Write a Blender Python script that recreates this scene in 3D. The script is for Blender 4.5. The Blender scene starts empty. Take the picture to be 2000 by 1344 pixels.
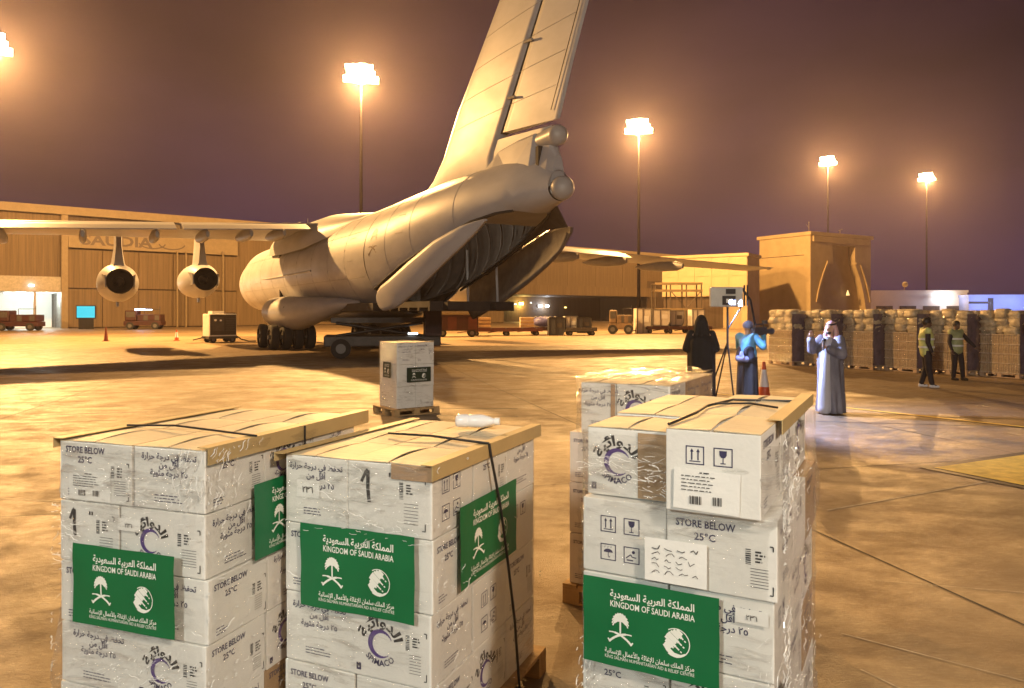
import bpy, math, random
from math import sin, cos, pi, radians as R
from mathutils import Vector as V, Matrix, noise
random.seed(7)
sc = bpy.context.scene
C = sc.collection

# ------------------------------------------------------------------ camera, sky, exposure
CAM_H = 1.95
cam = bpy.data.cameras.new('camera'); cam.sensor_width = 36; cam.lens = 26.1
cam.shift_y = -0.031; cam.clip_start = 0.05; cam.clip_end = 3000
camo = bpy.data.objects.new('camera', cam); C.objects.link(camo)
camo.location = (0, 0, CAM_H); camo.rotation_euler = (R(90), 0, 0); sc.camera = camo

w = bpy.data.worlds.new('World'); sc.world = w; w.use_nodes = True
nt = w.node_tree; bg = nt.nodes['Background']
tc = nt.nodes.new('ShaderNodeTexCoord'); sep = nt.nodes.new('ShaderNodeSeparateXYZ')
nt.links.new(tc.outputs['Generated'], sep.inputs[0])
ramp = nt.nodes.new('ShaderNodeValToRGB'); nt.links.new(sep.outputs['Z'], ramp.inputs[0])
cr = ramp.color_ramp
cr.elements[0].position = 0.0; cr.elements[0].color = (0.062, 0.030, 0.066, 1)
cr.elements[1].position = 0.5; cr.elements[1].color = (0.030, 0.012, 0.014, 1)
e = cr.elements.new(0.16); e.color = (0.046, 0.021, 0.038, 1)
nz = nt.nodes.new('ShaderNodeTexNoise'); nz.inputs['Scale'].default_value = 2.2; nz.inputs['Detail'].default_value = 5
mpw = nt.nodes.new('ShaderNodeMapping'); mpw.inputs['Scale'].default_value = (1, 1, 2.5)
nt.links.new(tc.outputs['Generated'], mpw.inputs[0]); nt.links.new(mpw.outputs[0], nz.inputs['Vector'])
mr = nt.nodes.new('ShaderNodeMapRange'); mr.inputs[1].default_value = .3; mr.inputs[2].default_value = .7
mr.inputs[3].default_value = .55; mr.inputs[4].default_value = 1.5
nt.links.new(nz.outputs['Fac'], mr.inputs[0])
mx = nt.nodes.new('ShaderNodeVectorMath'); mx.operation = 'SCALE'
nt.links.new(ramp.outputs[0], mx.inputs[0]); nt.links.new(mr.outputs[0], mx.inputs['Scale'])
nt.links.new(mx.outputs[0], bg.inputs[0]); bg.inputs[1].default_value = 1.0

sc.view_settings.view_transform = 'Standard'; sc.view_settings.look = 'None'
sc.view_settings.exposure = 0.0; sc.view_settings.gamma = 1.0
sc.view_settings.use_curve_mapping = False
sc.cycles.max_bounces = 6; sc.cycles.transparent_max_bounces = 12
sc.cycles.volume_bounces = 0
sc.cycles.sample_clamp_indirect = 4

# ------------------------------------------------------------------ floodlight positions
SODIUM = (1.0, 0.53, 0.17)
MASTS = [(-36.3, 51.5, 20.4), (-12.0, 59.0, 20.6), (12.8, 75.0, 20.4), (53.2, 125.0, 27.1), (75.4, 135.0, 26.2)]
MAST_W = [115000, 85000, 80000, 80000, 70000]
ADDED_MASTS = [(-62, 30, 20.4, 5000, SODIUM), (-7.5, -9.5, 8.5, 4200, (.93,1.0,.93)), (5.0, -6.0, 8.5, 4200, (1,.82,.64))]  # unseen lamps added off frame, the last two filling the near carton faces
HAZE = 0.00032

# ------------------------------------------------------------------ helpers
MATS = {}
def lk(nt, a, b): nt.links.new(a, b)
def mat(name, col, rough=.6, metal=0.0, var=0.0, scale=6.0, bump=0.0, bscale=None, stretch=None, emit=None, estr=0.0, col2=None, spec=None, coat=0):
    if name in MATS: return MATS[name]
    m = bpy.data.materials.new(name); m.use_nodes = True; nt = m.node_tree; b = nt.nodes['Principled BSDF']
    c4 = (*col, 1)
    b.inputs['Base Color'].default_value = c4; b.inputs['Roughness'].default_value = rough; b.inputs['Metallic'].default_value = metal
    if spec is not None: b.inputs['Specular IOR Level'].default_value = spec
    if coat: b.inputs['Coat Weight'].default_value = coat; b.inputs['Coat Roughness'].default_value = .12
    if emit: b.inputs['Emission Color'].default_value = (*emit, 1); b.inputs['Emission Strength'].default_value = estr
    if var or bump:
        tc = nt.nodes.new('ShaderNodeTexCoord'); mp = nt.nodes.new('ShaderNodeMapping')
        lk(nt, tc.outputs['Object'], mp.inputs[0])
        if stretch: mp.inputs['Scale'].default_value = stretch
        n = nt.nodes.new('ShaderNodeTexNoise'); n.inputs['Scale'].default_value = scale; n.inputs['Detail'].default_value = 7; n.inputs['Roughness'].default_value = .62
        lk(nt, mp.outputs[0], n.inputs['Vector'])
    if var:
        rp = nt.nodes.new('ShaderNodeValToRGB'); lk(nt, n.outputs['Fac'], rp.inputs[0])
        rp.color_ramp.elements[0].position = .32; rp.color_ramp.elements[1].position = .68
        d = col2 if col2 else tuple(c*(1-var) for c in col)
        u = col if col2 else tuple(min(1, c*(1+var*.5)) for c in col)
        rp.color_ramp.elements[0].color = (*d, 1); rp.color_ramp.elements[1].color = (*u, 1)
        lk(nt, rp.outputs[0], b.inputs['Base Color'])
        rr = nt.nodes.new('ShaderNodeMapRange'); rr.inputs[3].default_value = min(1, rough*1.2); rr.inputs[4].default_value = rough*.8
        lk(nt, n.outputs['Fac'], rr.inputs[0]); lk(nt, rr.outputs[0], b.inputs['Roughness'])
    if bump:
        n2 = nt.nodes.new('ShaderNodeTexNoise'); n2.inputs['Scale'].default_value = bscale or scale*4; n2.inputs['Detail'].default_value = 4
        lk(nt, mp.outputs[0], n2.inputs['Vector'])
        bp = nt.nodes.new('ShaderNodeBump'); bp.inputs['Strength'].default_value = bump; bp.inputs['Distance'].default_value = .02
        lk(nt, n2.outputs['Fac'], bp.inputs['Height']); lk(nt, bp.outputs[0], b.inputs['Normal'])
    MATS[name] = m
    return m

class MB:
    def __init__(s): s.v = []; s.f = []; s.m = []; s.sm = []
    def add(s, vs, fs, mi=0, smooth=False, M=None):
        o = len(s.v)
        s.v += [tuple(M @ V(p)) if M else tuple(p) for p in vs]
        for f in fs: s.f.append([i+o for i in f]); s.m.append(mi); s.sm.append(smooth)
        return s
    def box(s, x0, x1, y0, y1, z0, z1, mi=0, M=None):
        vs = [(x0,y0,z0),(x1,y0,z0),(x1,y1,z0),(x0,y1,z0),(x0,y0,z1),(x1,y0,z1),(x1,y1,z1),(x0,y1,z1)]
        return s.add(vs, [(0,3,2,1),(4,5,6,7),(0,1,5,4),(1,2,6,5),(2,3,7,6),(3,0,4,7)], mi, False, M)
    def cbox(s, c, d, mi=0, M=None):
        return s.box(c[0]-d[0]/2, c[0]+d[0]/2, c[1]-d[1]/2, c[1]+d[1]/2, c[2]-d[2]/2, c[2]+d[2]/2, mi, M)
    def tube(s, p0, p1, r0, r1=None, n=10, mi=0, caps=True, M=None):
        r1 = r0 if r1 is None else r1
        p0 = V(p0); p1 = V(p1); d = (p1-p0)
        if d.length < 1e-9: return s
        d.normalize(); a = V((0,0,1)) if abs(d.z) < .9 else V((1,0,0))
        u = d.cross(a).normalized(); w_ = d.cross(u)
        vs = []
        for p, r in ((p0,r0),(p1,r1)):
            for i in range(n):
                t = 2*pi*i/n; vs.append(p + (u*cos(t)+w_*sin(t))*r)
        fs = [(i, (i+1)%n, n+(i+1)%n, n+i) for i in range(n)]
        s.add(vs, fs, mi, n > 6, M)
        if caps:
            s.add(vs[:n], [tuple(range(n))[::-1]], mi, False, M); s.add(vs[n:], [tuple(range(n))], mi, False, M)
        return s
    def path(s, pts, r, n=8, mi=0, M=None):
        for a, b in zip(pts, pts[1:]): s.tube(a, b, r, r, n, mi, True, M)
        return s
    def loft(s, rings, mi=0, closed=True, smooth=True, cap0=False, cap1=False, M=None):
        n = len(rings[0]); vs = [p for r in rings for p in r]; fs = []
        for k in range(len(rings)-1):
            for i in range(n if closed else n-1):
                j = (i+1) % n
                fs.append((k*n+i, k*n+j, (k+1)*n+j, (k+1)*n+i))
        s.add(vs, fs, mi, smooth, M)
        if cap0: s.add(rings[0], [tuple(range(n))[::-1]], mi, False, M)
        if cap1: s.add(rings[-1], [tuple(range(n))], mi, False, M)
        return s
    def ball(s, c, r, n=16, k=10, mi=0, M=None, sq=(1,1,1)):
        rings = []
        for a in range(k+1):
            t = pi*a/k
            rr = max(sin(t), 1e-3)
            rings.append([(c[0]+r*rr*cos(2*pi*i/n)*sq[0], c[1]+r*rr*sin(2*pi*i/n)*sq[1], c[2]+r*cos(t)*sq[2]) for i in range(n)])
        return s.loft(rings[::-1], mi, M=M)
    def mesh(s, name, mats):
        me = bpy.data.meshes.new(name); me.from_pydata(s.v, [], s.f)
        for m in (mats if isinstance(mats, (list, tuple)) else [mats]): me.materials.append(m)
        me.polygons.foreach_set('material_index', s.m); me.polygons.foreach_set('use_smooth', s.sm); me.update()
        return me
    def build(s, name, mats, parent=None, bevel=0):
        o = bpy.data.objects.new(name, s.mesh(name, mats)); C.objects.link(o)
        if parent: o.parent = parent
        if bevel:
            b = o.modifiers.new('bevel', 'BEVEL'); b.width = bevel; b.segments = 2; b.limit_method = 'ANGLE'
        return o

def tag(o, label, cat, group=None):
    o['label'] = label; o['category'] = cat
    if group: o['group'] = group
    return o
def thing(name, label, cat, loc=(0,0,0), rz=0, group=None):
    o = bpy.data.objects.new(name, None); C.objects.link(o); o.location = loc; o.rotation_euler = (0,0,rz)
    o.empty_display_size = .2
    return tag(o, label, cat, group)
def struct(o): o['kind'] = 'structure'; return o
def inst(me, name, parent, M=None):
    o = bpy.data.objects.new(name, me); C.objects.link(o)
    if parent: o.parent = parent
    if M is not None: o.matrix_local = M
    return o
def kids(o): return [c for c in bpy.data.objects if c.parent == o]
def copy_tree(o, loc=None, rz=None, parent=None, ch=None):
    if ch is None:
        ch = {}
        for c in bpy.data.objects:
            if c.parent: ch.setdefault(c.parent.name, []).append(c)
    n = o.copy(); C.objects.link(n)
    if parent: n.parent = parent
    if loc is not None: n.location = loc
    if rz is not None: n.rotation_euler = (0,0,rz)
    for c in ch.get(o.name, []): copy_tree(c, parent=n, ch=ch)
    return n
def gx(px, D): return (px-1000)/1450*D

# ---- lettering
ARF={'ا':(0xFE8D,2),'ب':(0xFE8F,4),'ة':(0xFE93,2),'ت':(0xFE95,4),'ح':(0xFEA1,4),'خ':(0xFEA5,4),'د':(0xFEA9,2),'ر':(0xFEAD,2),'ز':(0xFEAF,2),'س':(0xFEB1,4),'ع':(0xFEC9,4),'غ':(0xFECD,4),'ف':(0xFED1,4),'ق':(0xFED5,4),'ك':(0xFED9,4),'ل':(0xFEDD,4),'م':(0xFEE1,4),'ن':(0xFEE5,4),'ه':(0xFEE9,4),'و':(0xFEED,2),'ي':(0xFEF1,4),'ئ':(0xFE89,4),'إ':(0xFE87,2),'أ':(0xFE83,2),'ظ':(0xFEC5,4),'ج':(0xFE9D,4),'ث':(0xFE99,4)}
def arab(s):
    out=[]; n=len(s); i=0
    while i<n:
        c=s[i]
        if c not in ARF: out.append(c); i+=1; continue
        b,k=ARF[c]; prev=i>0 and s[i-1] in ARF and ARF[s[i-1]][1]==4
        if c=='ل' and i+1<n and s[i+1] in 'اأإ':
            out.append(chr({'ا':0xFEFB,'أ':0xFEF7,'إ':0xFEF9}[s[i+1]]+(1 if prev else 0))); i+=2; continue
        nxt=i+1<n and s[i+1] in ARF and k==4
        out.append(chr(b+(2 if nxt and not prev else 3 if nxt else 1 if prev else 0))); i+=1
    return ''.join(reversed(out))
_tc = {}
def text2d(s, bold=0.0):
    """returns verts normalised to cap height ~0.7 at size 1, centred in x; (u, v, layer)"""
    k = (s, bold)
    if k in _tc: return _tc[k]
    c = bpy.data.curves.new('t', 'FONT'); c.body = s; c.resolution_u = 2; c.offset = bold; c.align_x = 'CENTER'
    o = bpy.data.objects.new('t', c)
    me = bpy.data.meshes.new_from_object(o)
    vs = [tuple(v.co) for v in me.vertices]; fs = [tuple(p.vertices) for p in me.polygons]
    par = list(range(len(vs)))
    def fd(a):
        while par[a] != a: par[a] = par[par[a]]; a = par[a]
        return a
    for f in fs:
        for q in f[1:]: par[fd(q)] = fd(f[0])
    ids = {}
    vs = [(v[0], v[1], ids.setdefault(fd(i), len(ids)) % 3) for i, v in enumerate(vs)]
    bpy.data.objects.remove(o); bpy.data.meshes.remove(me); bpy.data.curves.remove(c)
    _tc[k] = (vs, fs); return _tc[k]
class Decal:
    """collects flat print in face coordinates (u right, v up) and lays it on a surface"""
    def __init__(s): s.v = []; s.f = []; s.m = []
    def add(s, vs, fs, mi=0):
        o = len(s.v); s.v += vs; s.f += [[i+o for i in f] for f in fs]; s.m += [mi]*len(fs)
    def text(s, t, u, v, size, mi=0, bold=0.012, width=None, fn=None):
        vs, fs = text2d(t, bold)
        k = size
        if width:
            ww = max(p[0] for p in vs)-min(p[0] for p in vs); kx = width/ww
        else: kx = k
        q = [(p[0]*kx, p[1]*k, p[2]*.0002) for p in vs]
        q = [fn(p) for p in q] if fn else q
        s.add([(p[0]+u, p[1]+v, p[2]) for p in q], fs, mi)
    def arc(s, t, u, v, rad, size, mi=0, bottom=False, bold=0.015, kx=1):
        def fn(p):
            if not bottom:
                a = pi/2 - p[0]*kx/rad; r = rad+p[1]
            else:
                a = -pi/2 + p[0]*kx/rad; r = rad-p[1]
            return (r*cos(a), r*sin(a), p[2])
        s.text(t, u, v, size, mi, bold, None, fn)
    def rect(s, u0, u1, v0, v1, mi=0, lay=0, rot=0):
        q = [(u0,v0),(u1,v0),(u1,v1),(u0,v1)]
        if rot:
            cu, cv = (u0+u1)/2, (v0+v1)/2
            q = [(cu+(a-cu)*cos(rot)-(b-cv)*sin(rot), cv+(a-cu)*sin(rot)+(b-cv)*cos(rot)) for a, b in q]
        s.add([(a, b, lay*.0004) for a, b in q], [(0,1,2,3)], mi)
    def poly(s, pts, mi=0, lay=0): s.add([(a, b, lay*.0004) for a, b in pts], [tuple(range(len(pts)))], mi)
    def line(s, pts, wd, mi=0, lay=None):
        for kk, ((a, b), (c, d)) in enumerate(zip(pts, pts[1:])):
            if lay is None or kk: lay = (len(s.f)*2+kk) % 5 * .5
            L = math.hypot(c-a, d-b) or 1e-6; nx, ny = -(d-b)/L*wd/2, (c-a)/L*wd/2
            s.add([(a+nx,b+ny,lay*.0004),(a-nx,b-ny,lay*.0004),(c-nx,d-ny,lay*.0004),(c+nx,d+ny,lay*.0004)], [(0,1,2,3)], mi)
    def frame(s, u0, u1, v0, v1, wd, mi=0):
        s.rect(u0,u1,v0,v0+wd,mi); s.rect(u0,u1,v1-wd,v1,mi); s.rect(u0,u0+wd,v0+wd,v1-wd,mi); s.rect(u1-wd,u1,v0+wd,v1-wd,mi)
    def build(s, name, mats, parent, fn, thin=None):
        mb = MB(); mb.v = [fn(*p) for p in s.v]; mb.f = s.f; mb.m = s.m; mb.sm = [False]*len(s.f)
        return mb.build(name, mats, parent)

# ---- soft bodies from tapered capsules
def blob(name, caps, m, parent, vox=.014, extra=None, smooth=2):
    mb = MB()
    for p0, p1, r0, r1 in caps:
        mb.tube(p0, p1, r0, r1, 12); mb.ball(p0, r0, 12, 8); mb.ball(p1, r1, 12, 8)
    if extra: extra(mb)
    o = mb.build('tmp', m); md = o.modifiers.new('r', 'REMESH'); md.mode = 'VOXEL'; md.voxel_size = vox; md.use_smooth_shade = True
    sm = o.modifiers.new('s', 'SMOOTH'); sm.factor = .5; sm.iterations = smooth
    bpy.context.view_layer.update()
    me = bpy.data.meshes.new_from_object(o.evaluated_get(bpy.context.evaluated_depsgraph_get()))
    bpy.data.objects.remove(o); me.name = name
    me.materials.clear(); me.materials.append(m)
    return inst(me, name, parent)

# ------------------------------------------------------------------ floodlight masts (lamps of the apron, then the added fill lights)
m_pole = mat('dark painted steel', (.008,.006,.007), 1.0, spec=0.0)
m_lampbody = mat('lamp housing', (.12,.11,.10), .5, .4)
m_lamp = mat('sodium lamp glass', (.9,.8,.6), .4, emit=(1, .80, .46), estr=40)
MAST_NAMES = ['floodlight mast beyond the far left engine, just outside the left edge', 'floodlight mast whose blazing lamps hang above the aircraft wing',
  'floodlight mast right of the aircraft tail with a dark thin pole', 'floodlight mast above the sand coloured arched tower',
  'smallest, most distant floodlight mast above the low pale building']
def light(name, loc, P, col, rad=.6, kind='POINT', parent=None):
    l = bpy.data.lights.new(name, kind); l.energy = P; l.color = col
    l.shadow_soft_size = rad
    o = bpy.data.objects.new(name, l); C.objects.link(o); o.location = loc
    if parent: o.parent = parent
    return o
def mast(x, y, z, P, col, label, i, face=(0, 0)):
    d = V((face[0]-x, face[1]-y, 0)).normalized(); rz = math.atan2(d.y, d.x)+pi/2
    t = thing('floodlight_mast', label, 'floodlight', (x, y, 0), rz, 'floodlight masts along the apron')
    MB().tube((0,0,0),(0,0,z-.2),.20,.08,12).box(-.5,.5,-.5,.5,0,.06).build('pole', m_pole, t)
    f = MB(); f.tube((-.8,0,z-.2),(.8,0,z-.2),.07); f.tube((-1.,0,z+.3),(1.,0,z+.3),.06); f.tube((0,0,z-.3),(0,0,z+1.1),.1)
    f.build('lamp_bracket', m_pole, t)
    for k, (a, zz) in enumerate([(-.62,z-.1),(-.02,z-.18),(.6,z-.1),(-.85,z+.38),(-.3,z+.34),(.32,z+.36),(.82,z+.32),(-.45,z+.84),(.1,z+.9),(-1.1,z-.1),(1.1,z-.12),(-.95,z+.8),(.65,z+.84)]):
        M = Matrix.Translation((a,-.15,zz)) @ Matrix.Rotation(R(-28),4,'X')
        b = MB(); b.box(-.29,.29,-.05,.28,-.24,.24, M=M); lo = b.build('floodlight_head', m_lampbody, t)
        g = MB(); g.box(-.27,.27,-.065,-.052,-.19,.19, M=M); g.build('lamp_glass', m_lamp, lo)
    light('mast_light', (0,-.75,z-.85), P, col, .5, parent=t)
    return t
for i, ((x, y, z), P) in enumerate(zip(MASTS, MAST_W)):
    mast(x, y, z, P, SODIUM, MAST_NAMES[i], i)
for (x, y, z, P, col), lb in zip(ADDED_MASTS, ['floodlight mast standing far to the left of the parked aircraft', 'portable light tower with cooler lamps behind the photographer, left', 'portable light tower with warm lamps behind the photographer, right']):
    mast(x, y, z, P, col, lb, 9, (0, 10))

# ------------------------------------------------------------------ ground
def ground_material():
    m = bpy.data.materials.new('apron concrete'); m.use_nodes = True; nt = m.node_tree; b = nt.nodes['Principled BSDF']
    tc = nt.nodes.new('ShaderNodeTexCoord')
    def nz(scale, detail=6, st=(1,1,1), rot=0, rough=.6, dist=0):
        mp = nt.nodes.new('ShaderNodeMapping'); mp.inputs['Scale'].default_value = st; mp.inputs['Rotation'].default_value = (0,0,rot)
        lk(nt, tc.outputs['Object'], mp.inputs[0]); n = nt.nodes.new('ShaderNodeTexNoise')
        n.inputs['Scale'].default_value = scale; n.inputs['Detail'].default_value = detail; n.inputs['Roughness'].default_value = rough; n.inputs['Distortion'].default_value = dist
        lk(nt, mp.outputs[0], n.inputs['Vector']); return n
    big = nz(.11, 5, (1,1,1), 0, .6, .6); mid = nz(.55, 8, (1, .6, 1), .5, .7); streak = nz(30, 8, (.45, 1.7, 1), R(12), .75, .15); fine = nz(75, 6, (1,1,1), 0, .8); str2 = nz(1.3, 12, (.8, 1.25, 1), R(-24), .76, .25)
    def mixc(f, a, c2, lo=.4, hi=.6, amt=1.0, mode='MIX'):
        mr = nt.nodes.new('ShaderNodeMapRange'); mr.inputs[1].default_value = lo; mr.inputs[2].default_value = hi; mr.inputs[4].default_value = amt
        lk(nt, f, mr.inputs[0]); mx = nt.nodes.new('ShaderNodeMixRGB'); mx.blend_type = mode
        lk(nt, mr.outputs[0], mx.inputs[0])
        for k, q in ((1, a), (2, c2)):
            if isinstance(q, tuple): mx.inputs[k].default_value = (*q, 1)
            else: lk(nt, q, mx.inputs[k])
        return mx.outputs[0]
    c = mixc(big.outputs['Fac'], (.19,.13,.07), (.29,.22,.135), .38, .64)
    c = mixc(mid.outputs['Fac'], c, (.14,.09,.05), .52, .76, .35)
    c = mixc(streak.outputs['Fac'], c, (.42,.34,.22), .53, .70, .5)
    c = mixc(str2.outputs['Fac'], c, (.16,.10,.05), .48, .74, .32)
    c = mixc(fine.outputs['Fac'], c, (.08,.065,.05), .53, .72, .5)
    lk(nt, c, b.inputs['Base Color'])
    rr = nt.nodes.new('ShaderNodeMapRange'); rr.inputs[1].default_value = .35; rr.inputs[2].default_value = .65; rr.inputs[3].default_value = .30; rr.inputs[4].default_value = .75
    lk(nt, str2.outputs['Fac'], rr.inputs[0]); lk(nt, rr.outputs[0], b.inputs['Roughness'])
    ad = nt.nodes.new('ShaderNodeMath'); ad.operation = 'ADD'; lk(nt, fine.outputs['Fac'], ad.inputs[0]); lk(nt, streak.outputs['Fac'], ad.inputs[1])
    ad2 = nt.nodes.new('ShaderNodeMath'); ad2.operation = 'ADD'; lk(nt, ad.outputs[0], ad2.inputs[0]); lk(nt, mid.outputs['Fac'], ad2.inputs[1])
    bp = nt.nodes.new('ShaderNodeBump'); bp.inputs['Strength'].default_value = .6; bp.inputs['Distance'].default_value = .02
    lk(nt, ad2.outputs[0], bp.inputs['Height']); lk(nt, bp.outputs[0], b.inputs['Normal'])
    return m
g = MB()
N = 24
for i in range(N):
    for j in range(N):
        x0 = -900+1800*i/N; x1 = -900+1800*(i+1)/N; y0 = -300+1900*j/N; y1 = -300+1900*(j+1)/N
        g.add([(x0,y0,0),(x1,y0,0),(x1,y1,0),(x0,y1,0)], [(0,1,2,3)])
grd = g.build('ground', ground_material()); struct(grd)
# slab joints with dark sealant
m_joint = mat('joint sealant', (.035,.03,.027), .7, bump=.3, scale=20)
ja = R(-14.0)
def strip(mb, p0, p1, wd, z, mi=0, jitter=0):
    p0 = V((p0[0],p0[1],0)); p1 = V((p1[0],p1[1],0)); d = p1-p0; L = d.length; d.normalize(); n = V((-d.y,d.x,0))
    k = max(1, int(L/.5)) if jitter else 1
    pts = []
    for i in range(k+1):
        q = p0+d*(L*i/k); a = wd*(1+(random.random()-.5)*jitter)
        pts.append((q+n*a/2, q-n*a/2))
    for (a, b), (c, d2) in zip(pts, pts[1:]):
        mb.add([(a.x,a.y,z),(b.x,b.y,z),(d2.x,d2.y,z),(c.x,c.y,z)], [(0,1,2,3)], mi)
u = V((sin(-ja), -cos(ja), 0)); u = V((.241,-.970,0)); vv = V((.970,.241,0))
P0 = V((2.78, 6.28, 0))
j = MB()
for k in range(-9, 8):
    q = P0+vv*(5.0*k)
    if k == -1: continue
    strip(j, q-u*75, q+u*10, .016, .004, 0, .8)
for k in range(-2, 16):
    q = P0-u*(5.0*k+2.6); strip(j, q-vv*50, q+vv*45, .014, .0045, 0, .8)
jo = j.build('ground_joints', m_joint, grd)
m_yel = mat('yellow road paint', (.62,.42,.05), .55, var=.35, scale=5, bump=.3)
m_blk = mat('black paint border', (.03,.028,.025), .5, var=.3, scale=6)
m_scuff = mat('pale scuff', (.42,.36,.27), .7, var=.4, scale=12)
for i, (pa, pb, wd) in enumerate([((1.9,4.05),(2.35,3.2),.012),((2.0,4.5),(3.4,3.35),.010),((3.1,7.3),(5.6,8.6),.02),((1.6,3.35),(2.0,2.75),.01),((-4.2,4.2),(-3.1,3.0),.012),((-6.5,8.0),(-2.5,7.2),.015),((2.6,5.4),(4.6,4.9),.01)]):
    sm_ = MB(); strip(sm_, pa, pb, wd, .0035+.0001*i, 0, .9); sm_.build('scuff_mark', m_scuff, grd)
m_tyre = mat('tyre rubber mark', (.06,.045,.035), .6, var=.5, scale=6)
for i, (c0, c1, c2) in enumerate([((-9,14),(0,17),(16,11.5)),((-9,12.9),(0,15.9),(16,10.4)),((-16,22),(-4,19),(12,24)),((3.5,3.4),(5,7),(12,9))]):
    sm_ = MB(); prev = None
    for k in range(31):
        t_ = k/30; a_ = (c0[0]*(1-t_)**2+2*t_*(1-t_)*c1[0]+c2[0]*t_*t_, c0[1]*(1-t_)**2+2*t_*(1-t_)*c1[1]+c2[1]*t_*t_)
        if prev and noise.noise(V((k*.3,i,0))) > -.15: strip(sm_, prev, a_, .07, .0028+.0001*i)
        prev = a_
    if sm_.v: sm_.build('tyre_mark', m_tyre, grd)
y = MB(); strip(y, (4.0,18.9), (8.67,12.6), .13, .009, 0, .12); strip(y, (8.67,12.6), (15.5,3.1), .13, .009, 0, .12)
y.build('yellow_line', m_yel, grd)
A = V((5.27,9.27,0)); a1 = V((.898,.441,0)); a2 = V((.441,-.898,0))
q = MB(); pts = [A-a1*.14-a2*.14, A+a1*4.1-a2*.14, A+a1*4.1+a2*3.1, A-a1*.14+a2*3.1]
q.add([(p.x,p.y,.008) for p in pts], [(3,2,1,0)]); q.build('patch_border', m_blk, grd)
q = MB(); pts = [A, A+a1*4.0, A+a1*4.0+a2*3.0, A+a2*3.0]
q.add([(p.x,p.y,.012) for p in pts], [(3,2,1,0)]); q.build('yellow_patch', m_yel, grd)

# ------------------------------------------------------------------ hangar (long facade receding to the right)
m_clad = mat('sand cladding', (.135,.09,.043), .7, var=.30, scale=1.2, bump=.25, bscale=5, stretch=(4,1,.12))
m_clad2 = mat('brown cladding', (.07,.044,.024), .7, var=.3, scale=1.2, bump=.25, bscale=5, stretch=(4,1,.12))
m_trim = mat('trim beige', (.22,.165,.09), .6, var=.12, scale=2)
m_dark = mat('dark recess', (.035,.028,.022), .8)
m_white = mat('interior white', (.75,.76,.74), .7, var=.06, scale=1)
m_sign = mat('sign lettering brown', (.07,.045,.03), .5)
m_steel = mat('painted steel', (.30,.27,.22), .5, .2, .2, 4)
m_glow = mat('tube lamp', (.9,.95,1), .4, emit=(.85,.95,1), estr=9)
m_glowy = mat('yellow lamp', (1,.8,.3), .4, emit=(1,.72,.18), estr=7)
m_glowb = mat('blue white lamp', (.8,.9,1), .4, emit=(.55,.75,1), estr=12)
HP = V((-59, 85.7, 0)); HE = V((.768,.641,0)).normalized()
HN = V((HE.y,-HE.x,0))   # outward, towards the apron
ang_h = math.atan2(HE.y, HE.x)
def t_of(px):  # metres along the facade seen at that column
    k = (px-1000)/1450
    return (k*HP.y-HP.x)/(HE.x-k*HE.y)
def D_of(px): return HP.y+t_of(px)*HE.y
def z_of(px, py): return CAM_H-(py-610)/1450*D_of(px)
hang = thing('hangar', 'long sand coloured maintenance hangar behind the aircraft, with lit door bays', 'hangar', tuple(HP), ang_h)
HZ = 14.6
tA, tB = -60.0, t_of(1375)
t125, t460, t990, t1265 = t_of(125), t_of(462), t_of(985), t_of(1265)
# local frame: x along the facade, -y outwards
h = MB()
h.box(tA, -8, .25, 30, 0, HZ-.5)
h.box(-8, t125, .25, 30, 4.4, HZ-.5)         # over the lit bay
h.box(t125, t990, .25, 30, 0, HZ-.5)
h.box(t990, t1265, .25, 30, 5.2, HZ-.5)      # over the open bay
h.box(t1265, tB, .25, 30, 0, HZ-.5)
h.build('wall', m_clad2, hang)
h = MB(); h.box(tA-.3, tB+.3, -.6, 30.3, HZ-.5, HZ); h.box(tA-.3, tB+.3, -.75, -.6, HZ-.9, HZ+.08)
h.build('roof', m_trim, hang)
# cladding panels, one piece each
def panels(x0, x1, z0, z1, nx, nzn, m, d=.05, name='wall_panel'):
    wx = (x1-x0)/nx; wz = (z1-z0)/nzn
    me = MB().box(.03, wx-.03, -d, 0, .03, wz-.03).mesh(name, m)
    for a in range(nx):
        for c in range(nzn):
            inst(me, name, hang, Matrix.Translation((x0+a*wx, .22-random.random()*.02, z0+c*wz)))
panels(t125, t460, 4.9, 9.6, 5, 1, m_clad, .3, 'door_panel'); panels(t125, t460, .1, 4.8, 5, 1, m_clad, .2, 'door_panel')
panels(t460, t990, .1, HZ-.6, 9, 1, m_clad, .1); panels(t990, t1265, 7.0, HZ-.9, 5, 1, m_clad, .1)
panels(t1265, tB, 8.6, HZ-.9, 2, 1, m_clad, .1)
panels(-55, t125, 6.2, HZ-.9, 9, 1, m_clad, .1)
MB().box(t990-1, t1265+.5, -2.2, .2, 5.2, 7.0).build('canopy_beam', m_clad, hang)
MB().box(-9, t125, -.3, .2, 4.4, 6.2).build('door_header', m_steel, hang)
MB().box(t125-.35, t125+.35, -.55, .2, 0, HZ-.9).build('pilaster', m_trim, hang)
MB().box(t125+.4, t460, -.45, .0, 9.8, 11.9).build('sign_band', m_trim, hang)
dc = Decal(); dc.text('SAUDIA', 0, 0, 1.75, 0, .03)
ts = t_of(228)
dc.build('sign_lettering', [m_sign], hang, lambda a, b, c: (ts+a*1.3, -.47-c, 10.25+b))
arcm = Decal(); n = 14
tl = t_of(315)
for s_ in (1, -1):
    arcm.line([(tl+s_*1.2+1.6*cos(a), 10.9+.75*sin(a)) for a in [pi*1.05+k*pi*.9/n for k in range(n+1)]], .16)
arcm.build('sign_emblem', [m_sign], hang, lambda a, b, c: (a, -.47-c, b))
for px in (343, 360, 432):
    tt = t_of(px); MB().tube((tt,-.75,0),(tt,-.75,z_of(px,492)),.12).build('downpipe', m_trim, hang)
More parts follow.
